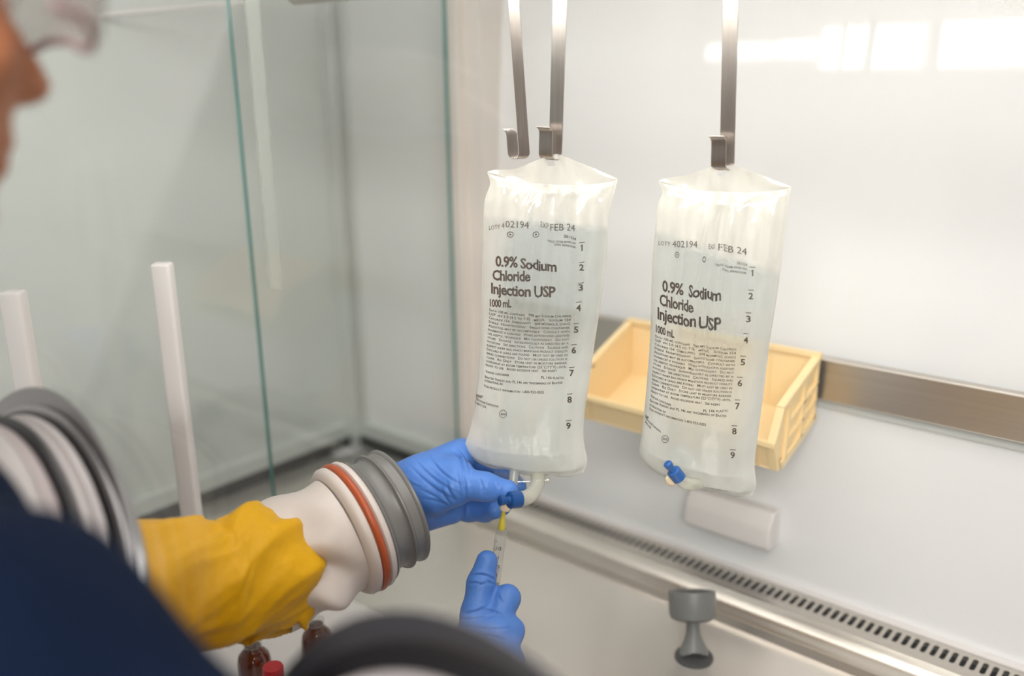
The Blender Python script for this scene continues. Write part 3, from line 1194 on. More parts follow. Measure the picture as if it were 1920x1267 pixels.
BODY = ['Each 100 mL contains   900 mg Sodium Chloride', 'USP  pH 5.0 (4.5 to 7.0)   mEq/L   Sodium 154', 'Chloride 154  Osmolarity   308 mOsmol/L (calc)',
        'Sterile  Nonpyrogenic   Single dose container', 'Additives may be incompatible   Consult with', 'pharmacist if available   When introducing additives',
        'use aseptic technique   Mix thoroughly   Do not', 'store   Dosage   Intravenously as directed by a', 'physician   See directions   Cautions   Squeeze and',
        'inspect inner bag which maintains product sterility', 'Discard if leaks are found   Must not be used in', 'series connections   Do not use unless solution is',
        'clear   Rx Only   Store unit in moisture barrier', 'overwrap at room temperature (25°C/77°F) until', 'ready to use   Avoid excessive heat   See insert']


def c7(ox, cx, cy):
    return ox+cx/3.168, 560+cy/3.168


bag1 = Bag('saline_bag', 'left clear saline bag, upright, with a gloved hand at its bottom ports', (1010, 600), 0.955, 8,
           [(914, 324), (919, 345), (909, 375), (906, 430), (904, 490), (903, 560), (902, 630), (897, 700), (888, 770), (880, 808), (871, 838), (878, 858)],
           [(1158, 337), (1151, 365), (1142, 400), (1140, 450), (1133, 520), (1123, 590), (1114, 650), (1106, 710), (1097, 770), (1094, 820), (1101, 862), (1094, 886)],
           19, 0.030,
           [(0.02, -0.55, 0.07, 0.0060, 0.02, 0.50), (0.00, -0.02, 0.05, 0.0055, 0.02, 0.58), (0.05, 0.42, 0.05, 0.0050, 0.02, 0.50), (-0.1, -0.85, 0.06, 0.004, 0.03, 0.45), (0.25, 0.80, 0.09, -0.006, 0.05, 0.55), (-0.02, -0.28, 0.06, -0.0045, 0.05, 0.5), (0.9, 0.62, 0.10, 0.005, 0.10, 0.5)],
           0.235,
           [(914, 322), (930, 318), (965, 317), (1005, 301), (1034, 290), (1052, 291), (1085, 304), (1120, 318), (1158, 335)], 14)
bag2 = Bag('saline_bag', 'right clear saline bag in front of the yellow bin, blue port cap curled up', (1325, 620), 0.945, 20,
           [(1236, 341), (1242, 362), (1233, 386), (1228, 440), (1223, 500), (1221, 560), (1220, 620), (1215, 690), (1209, 760), (1203, 815), (1199, 848), (1206, 870)],
           [(1483, 352), (1477, 390), (1470, 450), (1462, 520), (1453, 580), (1445, 630), (1437, 690), (1430, 750), (1422, 810), (1415, 870), (1418, 908), (1410, 929)],
           17, 0.029,
           [(0.0, -0.62, 0.06, 0.0065, 0.02, 0.62), (0.0, -0.22, 0.05, 0.0065, 0.02, 0.68), (0.05, 0.15, 0.05, 0.0065, 0.02, 0.66), (0.1, 0.55, 0.07, 0.0065, 0.03, 0.60), (0.8, 0.80, 0.08, 0.005, 0.05, 0.5),
            (0.0, -0.42, 0.05, -0.004, 0.04, 0.6), (0.02, -0.04, 0.05, -0.003, 0.04, 0.6), (0.1, 0.36, 0.06, -0.004, 0.05, 0.55)],
           0.262,
           [(1236, 339), (1248, 334), (1290, 328), (1325, 316), (1350, 310), (1380, 312), (1405, 319), (1440, 333), (1483, 350)], 12)

# left bag print
B1 = bag1
print_lines(B1, 'lot_print', [('LOTY', 917, 431, 938, 428, 8), ('4', 940.5, 428, 946, 427, 10), ('02194', 948, 426, 992, 428, 13), ('EXP', 1014, 424, 1029, 429, 10), ('FEB 24', 1032, 432, 1078, 434, 13)], 0.0)
print_lines(B1, 'product_name', [('0.9%', 929, 498.5, 971, 501, 19.5), ('Sodium', 976, 502, 1044, 508.5, 19.5), ('Chloride', 923.6, 524, 995, 526, 19), ('Injection USP', 921, 549, 1042, 556, 20),
                                 ('1000 mL', 918.6, 574, 959, 575.5, 14)], 0.029, spacing=0.92)
print_lines(B1, 'code_print', [('2B1324', 1057, 445, 1080, 450.5, 5), ('NDC 0338-0049-04', 1027, 452.5, 1079, 458, 3.9), ('DIN 00060208', 1040, 460, 1079, 465.5, 3.9)], 0.015)
ls = []
for i, st in enumerate(BODY):
    x0, y0 = c7(860, 183-1.55*i, 71+23.2*i)
    x1, y1 = c7(860, 668-2.1*i, 108+23.1*i)
    if i == 14:
        x1, y1 = c7(860, 585, 432)
    ls.append((st, x0, y0, x1, y1, 4.9))
for st, a, b, c, d in (('Viaflex container', 160, 436, 300, 460), ('PL 146 plastic', 490, 474, 626, 474), ('Baxter Viaflex and PL 146 are trademarks of Baxter', 157, 468, 618, 503),
                       ('International Inc', 155, 490, 265, 512), ('For product information 1-800-933-0303', 153, 522, 506, 562), ('Healthcare Corporation', 104, 596, 236, 645), ('IL 60015 USA', 98, 616, 165, 650)):
    ls.append((st, *c7(860, a, b), *c7(860, c, d), 5.0))
print_lines(B1, 'small_print', ls, 0.014, caps=True)
print_lines(B1, 'maker_name', [('xter', *c7(860, 102, 578), *c7(860, 146, 590), 7.5)], 0.02)
print_lines(B1, 'approval_code', [('AH4', *c7(860, 248, 690), *c7(860, 281, 692), 4.5)], 0.02)
nums1 = [(1091, 464, 453.7), (1090.5, 500.4, 490.8), (1089, 538, 529.5), (1085, 576, 565.5), (1080.3, 616.8, 605.5), (1076, 655.5, 645), (1072, 698, 687.5), (1068, 748, 737.5), (1066, 797, 787)]
for i, (x, y, b) in enumerate(nums1):
    if i == 0:
        print_one(B1, x, y)
    else:
        print_lines(B1, 'scale_number', [(str(i+1), x-4.3, y+6.2, x+4.3, y+6.4, 11.5)], 0.028)
    print_marks(B1, 'scale_bar', (), [(x-5, b+0.6, x+5.5, b-0.6, 1.3)])
for x in (957, 1005):
    print_marks(B1, 'target_mark', [(x, 439.5, 6.2, 5.6, 1.5), (x, 439.5, 1.8, 1.7, 0)])
print_marks(B1, 'approval_ring', [(*c7(860, 264, 683), 7.2, 7.6, 0.9)])

# right bag print
B2 = bag2
print_lines(B2, 'lot_print', [('LOTY', 1235, 459, 1257, 461, 8), ('402194', 1261, 463, 1307.5, 464, 12.5), ('EXP', 1329, 466, 1342, 466, 9), ('FEB 24', 1347, 469, 1400, 478, 12.5)], 0.0)
print_lines(B2, 'product_name', [('0.9%', 1242, 545, 1282, 553, 21), ('Sodium', 1291, 554.5, 1352, 563, 21), ('Chloride', 1237, 571, 1301, 584.5, 21), ('Injection USP', 1233, 597, 1352, 618.5, 22),
                                 ('1000 mL', 1230, 622, 1264.6, 633, 14)], 0.027, spacing=0.92)
print_lines(B2, 'code_print', [('2B1324', 1382, 494.5, 1401, 498.5, 5), ('NDC 0338-0049-04', 1342, 497, 1400, 506, 3.9), ('DIN 00060208', 1355, 506, 1399, 513.5, 3.9)], 0.012)
ls = []
for i, st in enumerate(BODY):
    x0, y0 = c7(1180, 155-1.8*i, 226+23.2*i)
    x1, y1 = c7(1180, 637-2.6*i, 306+23.1*i)
    if i == 14:
        x1, y1 = c7(1180, 540, 635)
    ls.append((st, x0, y0, x1, y1, 4.9))
for st, a, b, c, d in (('Viaflex container', 127, 580, 250, 637), ('PL 146 plastic', 440, 672, 588, 670), ('Baxter Viaflex and PL 146 are trademarks of Baxter', 124, 608, 578, 702),
                       ('International Inc', 122, 633, 218, 680), ('For product information 1-800-933-0303', 121, 658, 455, 755), ('Healthcare Corporation', 98, 712, 187, 795), ('60015 USA', 94, 733, 130, 776)):
    ls.append((st, *c7(1180, a, b), *c7(1180, c, d), 5.0))
print_lines(B2, 'small_print', ls, 0.014, caps=True)
print_lines(B2, 'maker_name', [('xter', *c7(1180, 94, 700), *c7(1180, 117, 712), 6)], 0.02)
print_lines(B2, 'approval_code', [('AH5', *c7(1180, 198, 836), *c7(1180, 228, 842), 4.5)], 0.02)
nums2 = [(1411, 511, 500), (1408, 554, 543), (1403.5, 597, 585.5), (1398.7, 636.4, 624.5), (1393, 677.7, 666.5), (1387.4, 717, 706), (1383, 760, 748.5), (1377, 807, 797), (1373.8, 852, 842)]
for i, (x, y, b) in enumerate(nums2):
    if i == 0:
        print_one(B2, x, y)
    else:
        print_lines(B2, 'scale_number', [(str(i+1), x-4.3, y+6.2, x+4.3, y+6.6, 11.5)], 0.022)
    print_marks(B2, 'scale_bar', (), [(x-5, b-0.2, x+5.5, b+0.3, 1.3)])
print_marks(B2, 'target_mark', [(1269.6, 477.5, 4.2, 5.6, 1.2), (1269.6, 477.5, 1.3, 1.6, 0)])
print_marks(B2, 'target_mark', [(1320.5, 486, 3.0, 5.6, 1.0)])
print_marks(B2, 'approval_ring', [(*c7(1180, 213, 832), 6.8, 7.4, 0.9)])

# ports of the left bag
D1 = 0.994
mb = MB()
pth = [at(*p) for p in bezier([(1006, 872, D1+0.004), (1009, 897, D1-0.003), (1004, 917, D1-0.018), (990, 931, D1-0.040), (972, 936, D1-0.052)], 16)]
mb.tube(pth, 0.0078, n=18)
mb.build('fill_tube', M['tube'], bag1.root)
mb = MB()
pth = [at(966, 868, D1+0.006), at(962, 905, D1), at(957, 928, D1-0.004)]
mb.tube(pth, 0.0052, n=16)
mb.build('port_tube', M['tube'], bag1.root)
mb = MB()
a = at(973, 936, D1-0.052)
b = at(932, 939, D1-0.066)
mb.lathe(a, b-a, [(-0.002, 0.006), (-0.001, 0.0088), (0.011, 0.0088), (0.0118, 0.0078), (0.012, 0.0045), (0.0155, 0.0036), (0.0185, 0.0048), (0.0228, 0.0052), (0.0235, 0.004)], 24)
mb.build('port_cap', M['bluecap_dark'], bag1.root)
mb = MB()
nvx = 12
v = []
for i in range(nvx):
    t = i/(nvx-1)
    for j in range(3):
        p = at(926+104*t, 882+9*t+8*j+1.5*math.sin(6*t), D1+0.004)
        v += [p, p+F*0.0005]
f = []
for i in range(nvx-1):
    for j in range(2):
        a_ = (i*3+j)*2
        f += [(a_, a_+6, a_+8, a_+2), (a_+1, a_+3, a_+9, a_+7)]
mb.add(v, f)
mb.tube([at(924, 898, D1+0.004), at(975, 903, D1+0.004), at(1029, 899, D1+0.004)], 0.0011, n=8)
mb.build('clear_flap', M['flap'], bag1.root)
# injection port between hand and syringe
mb = MB()
a, b = at(951, 934, D1-0.020), at(945, 960, D1-0.018)
mb.lathe(a, b-a, [(0, 0.0042), (0.003, 0.0046), (0.0065, 0.0048), (0.0072, 0.0056), (0.0125, 0.0056), (0.0140, 0.0040)], 20)
mb.build('injection_port', M['cream'], bag1.root)

# ports of the right bag
D2 = 0.962
mb = MB()
pth = [at(*p) for p in bezier([(1322, 903, D2+0.026), (1298, 908, D2), (1282, 904, D2-0.004), (1272, 894, D2-0.008)], 12)]
mb.tube(pth, [0.0066]*12, n=18)
mb.build('fill_tube', M['tube'], bag2.root)
mb = MB()
a, b = at(1275, 898, D2-0.008), at(1249, 866, D2-0.016)
mb.lathe(a, b-a, [(0, 0.0055), (0.001, 0.0074), (0.0125, 0.0074), (0.0132, 0.0062), (0.0134, 0.0042), (0.017, 0.0036), (0.0195, 0.0044), (0.0235, 0.0047), (0.0245, 0.0036)], 28)
mb.build('port_cap', M['bluecap'], bag2.root)
mb = MB()
a, b = at(1268, 893, D2+0.004), at(1254, 903, D2-0.004)
mb.lathe(a, b-a, [(0, 0.004), (0.004, 0.0058), (0.010, 0.0064), (0.0125, 0.0052), (0.0135, 0.003)], 22)
mb.build('injection_port', M['cream'], bag2.root)

# ------------------------------------------------------------------ syringe
sa, sb = at(944.5, 957, D1-0.018), at(914, 1198, 1.010)
ax = (sb-sa).normalized()
syr = empty('syringe', 'slim clear syringe with a yellow needle hub under the left bag', 'syringe', sb)
mb = MB()
mb.lathe(sa, ax, [(0.000, 0.0019), (0.010, 0.0026), (0.011, 0.0032), (0.019, 0.0040), (0.0215, 0.0042)], 20)
mb.build('needle_hub', M['yellow_hub'], syr)
mb = MB()
mb.lathe(sa, ax, [(-0.008, 0.0005), (0.001, 0.0005)], 8)
mb.build('needle', M['strap'], syr)
mb = MB()
mb.lathe(sa, ax, [(0.0195, 0.0035), (0.020, 0.0056), (0.030, 0.0058), (0.031, 0.0060), (0.108, 0.0060), (0.109, 0.010), (0.111, 0.010)], 28)
mb.build('barrel', M['barrel'], syr)
mb = MB()
mb.lathe(sa, ax, [(0.062, 0.0010), (0.064, 0.0048), (0.070, 0.0050), (0.072, 0.0024), (0.150, 0.0024), (0.151, 0.008), (0.153, 0.008)], 20)
mb.build('plunger', M['white_plastic'], syr)
mb = MB()
Wd = (R-ax*R.dot(ax)).normalized()
Nd = Wd.cross(ax).normalized()
if Nd.dot(F) > 0:
    Nd = -Nd
rad = 0.00612


def on_barrel(h, ang):
    return sa+ax*h+(Wd*math.sin(ang)+Nd*math.cos(ang))*rad


for k in range(34):
    h = 0.0335+k*0.0020
    wd = 0.85 if k % 5 == 0 else 0.5
    vs = []
    for j in range(6):
        g_ = -1.35+wd*j/5
        vs += [on_barrel(h, g_), on_barrel(h+0.0005, g_)]
    mb.add(vs, [(2*j, 2*j+1, 2*j+3, 2*j+2) for j in range(5)])
res = text_meshes([('1/2', 0.02, False, 1), ('1', 0.02, False, 1), ('1 1/2', 0.02, False, 1), ('2', 0.02, False, 1), ('2 1/2', 0.02, False, 1), ('3mL', 0.02, False, 1)])
for k, (tv, tf) in enumerate(res):
    if len(tv) == 0:
        continue
    h = 0.043+k*0.0105
    mx = tv[:, 0].mean()
    pts = [on_barrel(h-p[1]*0.0052, (p[0]-mx)*0.0052/rad+0.05) for p in tv]
    mb.add(pts, tf)
mb.build('graduation', M['print'], syr, smooth=False)

# ------------------------------------------------------------------ glove ports


def glove_port(c, label, short):
    C = port_point(c, 0)
    o = empty('glove_port', label, 'glove port', C, 'glove ports in the front glass')
    D = -GN

    def ring(name, prof, mat):
        m_ = MB()
        m_.lathe(C, D, prof, 72, caps=False)
        m_.build(name, mat, o, sharp=50)
    C0 = C
    C = C0+Vector((-0.010, 0, 0))+GZ*0.010
    ring('back_plate', [(0.0003, 0.138), (0.0003, 0.1635), (0.0012, 0.164), (0.0022, 0.1635), (0.0022, 0.146)], M['flange'])
    C = C0
    if short:
        ring('flange', [(0.0015, 0.146), (0.0018, 0.158), (0.0040, 0.1625), (0.0095, 0.1625), (0.0115, 0.159), (0.0118, 0.146)], M['black_rubber'])
    else:
        ring('flange', [(0.0022, 0.150), (0.0022, 0.159), (0.0035, 0.1615), (0.0060, 0.1615), (0.0075, 0.159), (0.0078, 0.148)], M['flange'])
    ring('inner_flange', [(-0.0065, 0.138), (-0.0065, 0.150), (-0.010, 0.152), (-0.014, 0.150), (-0.015, 0.138)], M['flange'])
    ring('groove', [(0.0076, 0.149), (0.0080, 0.1555), (0.0095, 0.1575), (0.0108, 0.1555), (0.0112, 0.149)], M['black_rubber'])
    q = -0.005 if short else 0.0
    ring('rim', [(0.0100, 0.140), (0.0103, 0.150+q), (0.0120, 0.1545+q), (0.0165, 0.1535+q), (0.0180, 0.149+q), (0.0192, 0.149+q), (0.0206, 0.1525+q), (0.0250, 0.1530+q), (0.0265, 0.149+q), (0.0268, 0.140)], M['white_plastic'])
    ring('o_ring', [(0.0262, 0.140), (0.0268, 0.151+2*q), (0.0290, 0.1545+2*q), (0.0325, 0.1545+2*q), (0.0350, 0.151+2*q), (0.0355, 0.140)], M['black_rubber'])
    if short:
        ring('cuff', [(0.0350, 0.132), (0.0360, 0.139), (0.0390, 0.140), (0.0430, 0.134), (0.050, 0.118), (0.062, 0.104), (0.074, 0.098), (0.078, 0.094), (0.060, 0.092), (0.02, 0.125), (-0.015, 0.130), (-0.015, 0.138)], M['white_plastic'])
    else:
        ring('cuff_band', [(0.0350, 0.144), (0.0355, 0.1485), (0.0440, 0.1495), (0.0470, 0.146)], M['mauve_white'])
        ring('cuff', [(0.0440, 0.144), (0.0460, 0.1500), (0.0500, 0.1525), (0.0560, 0.1520), (0.0720, 0.1490), (0.090, 0.144), (0.104, 0.136), (0.110, 0.126), (0.110, 0.120), (0.08, 0.122), (-0.010, 0.130), (-0.015, 0.138)], M['white_plastic'])
    return o


glove_port(PORT_L, 'white and grey ringed glove port at the left edge, beside the yellow sleeve', False)
glove_port(PORT_R, 'blurred dark and white glove port nearest the camera at the bottom', True)


# ------------------------------------------------------------------ gauntlet sleeves
def sleeve(port, pts, rads, Wc, axis, label, seed):
    """yellow sleeve from the port to the white cuff, then the ring stack"""
    o = empty('gauntlet_sleeve', label, 'sleeve', Wc, 'gauntlet sleeves')
    ax = Vector(axis).normalized()
    n = 150
    P = bezier([tuple(p)+(r,) for p, r in zip(pts, rads)], n)
    rr = np.random.default_rng(seed)
    waves = [(rr.integers(1, 4), rr.uniform(7, 17), rr.uniform(0, 6.28), rr.uniform(-4, 4)) for _ in range(7)]

    def disp(a, s):
        d = 0.0
        for m_, k, ph, sk in waves:
            w = math.sin(k*s+m_*a+ph+0.9*math.sin(2*a+sk*s))
            d += 0.0024*(1-2*abs(w)**0.8 if m_ % 2 else w)
        env = max(0, min(1, (s-0.3)/0.15))*min(1, (1.02-s)/0.05)
        # puffed hem before the cuff
        hem = 0.0045*(1+0.5*max(0, -math.cos(a-0.4)))*math.exp(-((s-0.955)/0.020)**2)
        return d*env+hem
    m_ = MB()
    m_.tube([Vector(p[:3]) for p in P], P[:, 3].tolist(), n=120, caps=False, disp=disp,
            axial=lambda a, q: max(0, (q-0.75)/0.25)**2*(0.016*math.exp(-((a-2.0)/0.55)**2)-0.010*math.exp(-((a-0.9)/0.5)**2)+0.0015*math.sin(5*a)))
    y = m_.build('sleeve', M['sleeve'], o, sharp=180)
    sd = y.modifiers.new('thickness', 'SOLIDIFY')
    sd.thickness = 0.0008
    return o


def ring_stack(o, Wc, ax, cuff_from):
    ax = Vector(ax).normalized()

    def ring(name, prof, mat):
        m_ = MB()
        m_.lathe(Wc, ax, prof, 72, caps=False)
        return m_.build(name, mat, o, sharp=50)
    # white cuff: loft from sleeve end to ring base
    m_ = MB()
    c0, r0, d0 = cuff_from
    N = 60
    P = []
    for i in range(N):
        t = i/(N-1)
        e = t*t*(3-2*t)
        p = Vector(c0)*(1-t)+(Wc-ax*0.009)*t
        P.append(p)
    rad_ = [r0+(0.0605-r0)*(i/(N-1)) for i in range(N)]

    def dsp(a, s):
        env = max(0.0, math.sin(math.pi*min(1, s)))**0.8
        d = 0.0030*math.sin(2*a+1.2+5*s)+0.0018*math.sin(3*a-7*s)
        d -= 0.0200*math.exp(-((a-1.35-1.0*(s-0.5))/0.26)**2-((s-0.55)/0.30)**2)
        d += 0.0110*math.exp(-((a-1.95-1.1*(s-0.5))/0.22)**2-((s-0.50)/0.32)**2)
        d -= 0.0110*math.exp(-((a-2.55-0.4*(s-0.5))/0.26)**2-((s-0.60)/0.25)**2)
        return d*env
    m_.tube(P, rad_, n=96, caps=False, disp=dsp)
    m_.build('white_cuff', M['white_rubber'], o, sharp=180)
    ring('cuff_rim', [(-0.0105, 0.056), (-0.010, 0.0605), (-0.008, 0.0665), (-0.004, 0.0695), (0.0005, 0.0695), (0.003, 0.066), (0.010, 0.066), (0.012, 0.0695), (0.0155, 0.0700), (0.0185, 0.0675), (0.0190, 0.058)], M['white_rubber'])
    ring('o_ring', [(0.0025, 0.062)]+[(0.0062+0.0040*math.cos(q), 0.0668+0.0042*math.sin(q)) for q in np.linspace(math.pi, 0, 9)]+[(0.0098, 0.062)], M['orange_rubber'])
    ring('wrist_ring', [(0.0185, 0.056), (0.0188, 0.0655), (0.0205, 0.0670), (0.0225, 0.0660), (0.024, 0.0620), (0.027, 0.0595), (0.040, 0.0590), (0.0415, 0.0605), (0.0425, 0.0640), (0.044, 0.0645), (0.0455, 0.0630),
                        (0.0465, 0.0610), (0.056, 0.0612), (0.0575, 0.0635), (0.0595, 0.0640), (0.061, 0.0625), (0.0615, 0.0590), (0.0605, 0.048), (0.030, 0.046)], M['grey_ring'])


AXL = R*0.80+U*0.34+F*0.50
AXL.normalize()
WL = at(652, 994, 0.945)
cuff0 = WL-AXL*0.090+R*(-0.004)-U*0.004
sl = sleeve(PORT_L, [port_point(PORT_L, 0.006), port_point(PORT_L, 0.028), port_point(PORT_L, 0.050), at(300, 1092, 0.79), at(390, 1090, 0.83), at(470, 1072, 0.868), cuff0, cuff0+AXL*0.010],
            [0.128, 0.095, 0.072, 0.0605, 0.0625, 0.0640, 0.0650, 0.0625], WL, AXL, 'yellow gauntlet sleeve with white cuff and grey wrist ring, left port', 5)
ring_stack(sl, WL, AXL, (cuff0, 0.0625, 0))

AXR = Vector((-0.62, 0.62, 0.02)).normalized()
WR = at(800, 1430, 0.80)
AXR = (at(880, 1270, 0.895)-WR).normalized()
cuffr = WR-AXR*0.07
pr_ = port_point(PORT_R, 0.012)
sr = sleeve(PORT_R, [pr_, pr_*0.75+cuffr*0.25, pr_*0.5+cuffr*0.5, pr_*0.25+cuffr*0.75, cuffr, cuffr+AXR*0.012], [0.128, 0.105, 0.088, 0.078, 0.066, 0.060], WR, AXR,
            'second gauntlet sleeve, in the near glove port below the right hand', 11)
ring_stack(sr, WR, AXR, (cuffr, 0.0625, 0))

# ------------------------------------------------------------------ person
per = empty('person', 'person in navy clothes and clear glasses, both gloved hands inside the hood', 'person', (-0.56, 0.05, -1.65))
HC = Vector((-0.542, 0.132, 0.046))
HP = math.radians(8)
HM = np.array([[1, 0, 0], [0, math.cos(HP), -math.sin(HP)], [0, math.sin(HP), math.cos(HP)]])   # rows: right, forward, up        # head centre
NT = Vector((-0.532, 0.226, 0.000))

wristL, wristR = at(748, 950, 0.983), at(880, 1272, 0.895)
shR, shL = Vector((-0.389, 0.094, -0.251)), Vector((-0.745, 0.045, -0.255))
elR, elL = Vector((-0.262, 0.195, -0.385)), port_point(PORT_L, -0.03)
neck = Vector((-0.555, 0.06, -0.165))
hip = Vector((-0.56, 0.00, -0.72))


def t3(v):
    return (v.x, v.y, v.z)


def to_head(P):
    return (P-np.array(HC))@HM.T+np.array(HC)


def from_head(p):
    q = np.array(p)-np.array(HC)
    return Vector((HM.T@q+np.array(HC)).tolist())


def body_sdf(Pw):
    hc = t3(HC)
    P = to_head(Pw)
    d = ellip(P, (hc[0], hc[1]-0.012, hc[2]+0.030), (0.075, 0.094, 0.088))
    d = smin(d, ellip(P, (hc[0], hc[1]+0.020, hc[2]-0.045), (0.060, 0.070, 0.075)), 0.03)
    d = smin(d, ellip(P, (hc[0], hc[1]+0.060, hc[2]-0.108), (0.026, 0.022, 0.018)), 0.02)   # chin
    d = smin(d, cap(P, (hc[0], hc[1]+0.080, hc[2]+0.005), (hc[0]+0.004, hc[1]+0.100, hc[2]-0.034), 0.008, 0.012), 0.012)   # nose
    for sx in (-1, 1):
        d = smin(d, ellip(P, (hc[0]+sx*0.012, hc[1]+0.088, hc[2]-0.036), (0.007, 0.010, 0.007)), 0.008)
        d = smin(d, ellip(P, (hc[0]+sx*0.038, hc[1]+0.062, hc[2]-0.022), (0.024, 0.020, 0.020)), 0.015)     # cheek
        d = smin(d, cap(P, (hc[0]+sx*0.012, hc[1]+0.080, hc[2]+0.026), (hc[0]+sx*0.048, hc[1]+0.062, hc[2]+0.024), 0.008, 0.007), 0.010)   # brow
        d = np.maximum(d, -ellip(P, (hc[0]+sx*0.032, hc[1]+0.088, hc[2]+0.006), (0.017, 0.012, 0.011)))
        d = smin(d, ellip(P, (hc[0]+sx*0.032, hc[1]+0.066, hc[2]+0.006), (0.014, 0.013, 0.013)), 0.004)
        e = ellip(P, (hc[0]+sx*0.078, hc[1]-0.010, hc[2]-0.005), (0.010, 0.020, 0.032))
        d = smin(d, e, 0.008)
    d = smin(d, ellip(P, (hc[0], hc[1]+0.082, hc[2]-0.066), (0.022, 0.010, 0.006)), 0.006)   # lips
    d = smin(d, ellip(P, (hc[0], hc[1]+0.080, hc[2]-0.080), (0.020, 0.010, 0.007)), 0.006)
    P = Pw
    d = smin(d, cap(P, (hc[0], hc[1]-0.030, hc[2]-0.07), t3(neck), 0.052, 0.058), 0.03)
    # trunk under the clothes
    d = smin(d, cap(P, t3(neck+Vector((0, 0, -0.06))), t3(hip+Vector((0, 0, 0.05))), 0.085, 0.10), 0.05)
    for s_, e_, w_ in ((shL, elL, wristL), (shR, elR, wristR)):
        d = smin(d, cap(P, t3(neck+Vector((0, 0, -0.07))), t3(s_), 0.05, 0.052), 0.04)
        d = smin(d, cap(P, t3(s_), t3(e_), 0.050, 0.040), 0.02)
        if e_ is elL:
            q1, q2 = at(470, 1075, 0.868), WL
        else:
            q1, q2 = e_*0.5+WR*0.5, WR
        d = smin(d, cap(P, t3(e_), t3(q1), 0.038, 0.034), 0.015)
        d = smin(d, cap(P, t3(q1), t3(q2), 0.034, 0.030), 0.015)
        d = smin(d, cap(P, t3(q2), t3(w_), 0.030, 0.022), 0.015)
    for sx in (-1, 1):
        hj = hip+Vector((sx*0.09, 0, 0))
        kn = hj+Vector((0, 0.02, -0.42))
        an = kn+Vector((0, -0.03, -0.44))
        d = smin(d, cap(P, t3(hj), t3(kn), 0.075, 0.050), 0.04)
        d = smin(d, cap(P, t3(kn), t3(an), 0.050, 0.034), 0.02)
    return d


sdf_object('body', body_sdf, (-1.10, -0.20, -1.64), (-0.10, 0.86, 0.19), 0.006, M['skin'], per)


def shirt_sdf(P):
    d = cap(P, t3(neck+Vector((0, 0.01, -0.11))), t3(hip), 0.125, 0.135)
    d = smin(d, cap(P, t3(shL), t3(shR), 0.066, 0.078), 0.05)
    d = smin(d, ellip(P, t3(neck+Vector((0, 0.03, -0.20))), (0.15, 0.10, 0.13)), 0.04)
    d = smin(d, cap(P, t3(shR), t3(elR), 0.080, 0.066), 0.03)
    d = smin(d, cap(P, t3(elR), t3(elR+Vector((0.01, 0.05, -0.02))), 0.066, 0.055), 0.03)
    d = smin(d, cap(P, t3(shL), t3(elL), 0.078, 0.060), 0.03)
    d = smin(d, cap(P, t3(elL), t3(elL+Vector((0.010, 0.02, 0.0))), 0.064, 0.050), 0.03)
    d = d+0.0035*np.sin(P[:, 0]*46+P[:, 2]*30)*np.sin(P[:, 1]*40-P[:, 2]*22)
    # neck opening
    d = np.maximum(d, -cap(P, t3(neck+Vector((0, 0.02, -0.03))), t3(neck+Vector((0, 0.03, 0.2))), 0.066, 0.075))
    return d


sdf_object('shirt', shirt_sdf, (-1.02, -0.22, -0.90), (-0.16, 0.40, -0.08), 0.007, M['navy'], per)


def trouser_sdf(P):
    d = cap(P, t3(hip+Vector((-0.05, 0, 0.02))), t3(hip+Vector((0.05, 0, 0.02))), 0.125, 0.125)
    for sx in (-1, 1):
        hj = hip+Vector((sx*0.09, 0, 0))
        kn = hj+Vector((0, 0.02, -0.42))
        an = kn+Vector((0, -0.03, -0.42))
        d = smin(d, cap(P, t3(hj), t3(kn), 0.095, 0.070), 0.03)
        d = smin(d, cap(P, t3(kn), t3(an), 0.070, 0.060), 0.02)
    return d


sdf_object('trousers', trouser_sdf, (-0.82, -0.18, -1.64), (-0.30, 0.20, -0.56), 0.010, M['trouser'], per)
for sx in (-1, 1):
    an = hip+Vector((sx*0.09, -0.01, -0.86))

    def shoe_sdf(P, an=an):
        d = cap(P, (an.x, an.y-0.04, -1.61), (an.x+sx*0.01, an.y+0.15, -1.615), 0.040, 0.034)
        d = smin(d, cap(P, (an.x, an.y, -1.60), t3(an+Vector((0, 0, 0.02))), 0.04, 0.045), 0.03)
        return np.maximum(d, -(P[:, 2]+1.648))
    sdf_object('shoe', shoe_sdf, (an.x-0.08, an.y-0.12, -1.66), (an.x+0.09, an.y+0.22, -1.50), 0.008, M['shoe'], per)


def hair_sdf(P):
    P = to_head(P)
    d = ellip(P, (HC.x, HC.y-0.020, HC.z+0.040), (0.084, 0.100, 0.092))
    d = np.maximum(d, -ellip(P, (HC.x, HC.y+0.075, HC.z-0.05), (0.095, 0.085, 0.115)))
    d = np.maximum(d, -(P[:, 2]-(HC.z-0.05)))
    return d


sdf_object('hair', hair_sdf, (HC.x-0.1, HC.y-0.14, HC.z-0.1), (HC.x+0.1, HC.y+0.1, HC.z+0.15), 0.005, M['hair'], per)
for sx in (-1, 1):
    mb = MB()
    c = Vector((HC.x+sx*0.032, HC.y+0.070, HC.z+0.006))
    prof = [(math.cos(q)*0.0115, math.sin(q)*0.0115+0.0001) for q in np.linspace(math.pi, 0.42, 12)]
    mb.lathe(c, (0, 1, 0), prof, 20, 0)
    mb.lathe(c, (0, 1, 0), [(math.cos(q)*0.0117, math.sin(q)*0.0117+0.0001) for q in np.linspace(0.45, 0, 6)], 20, 1)
    mb.v = [tuple(from_head(p)) for p in mb.v]
    mb.build('eye', [M['eye'], M['iris']], per)
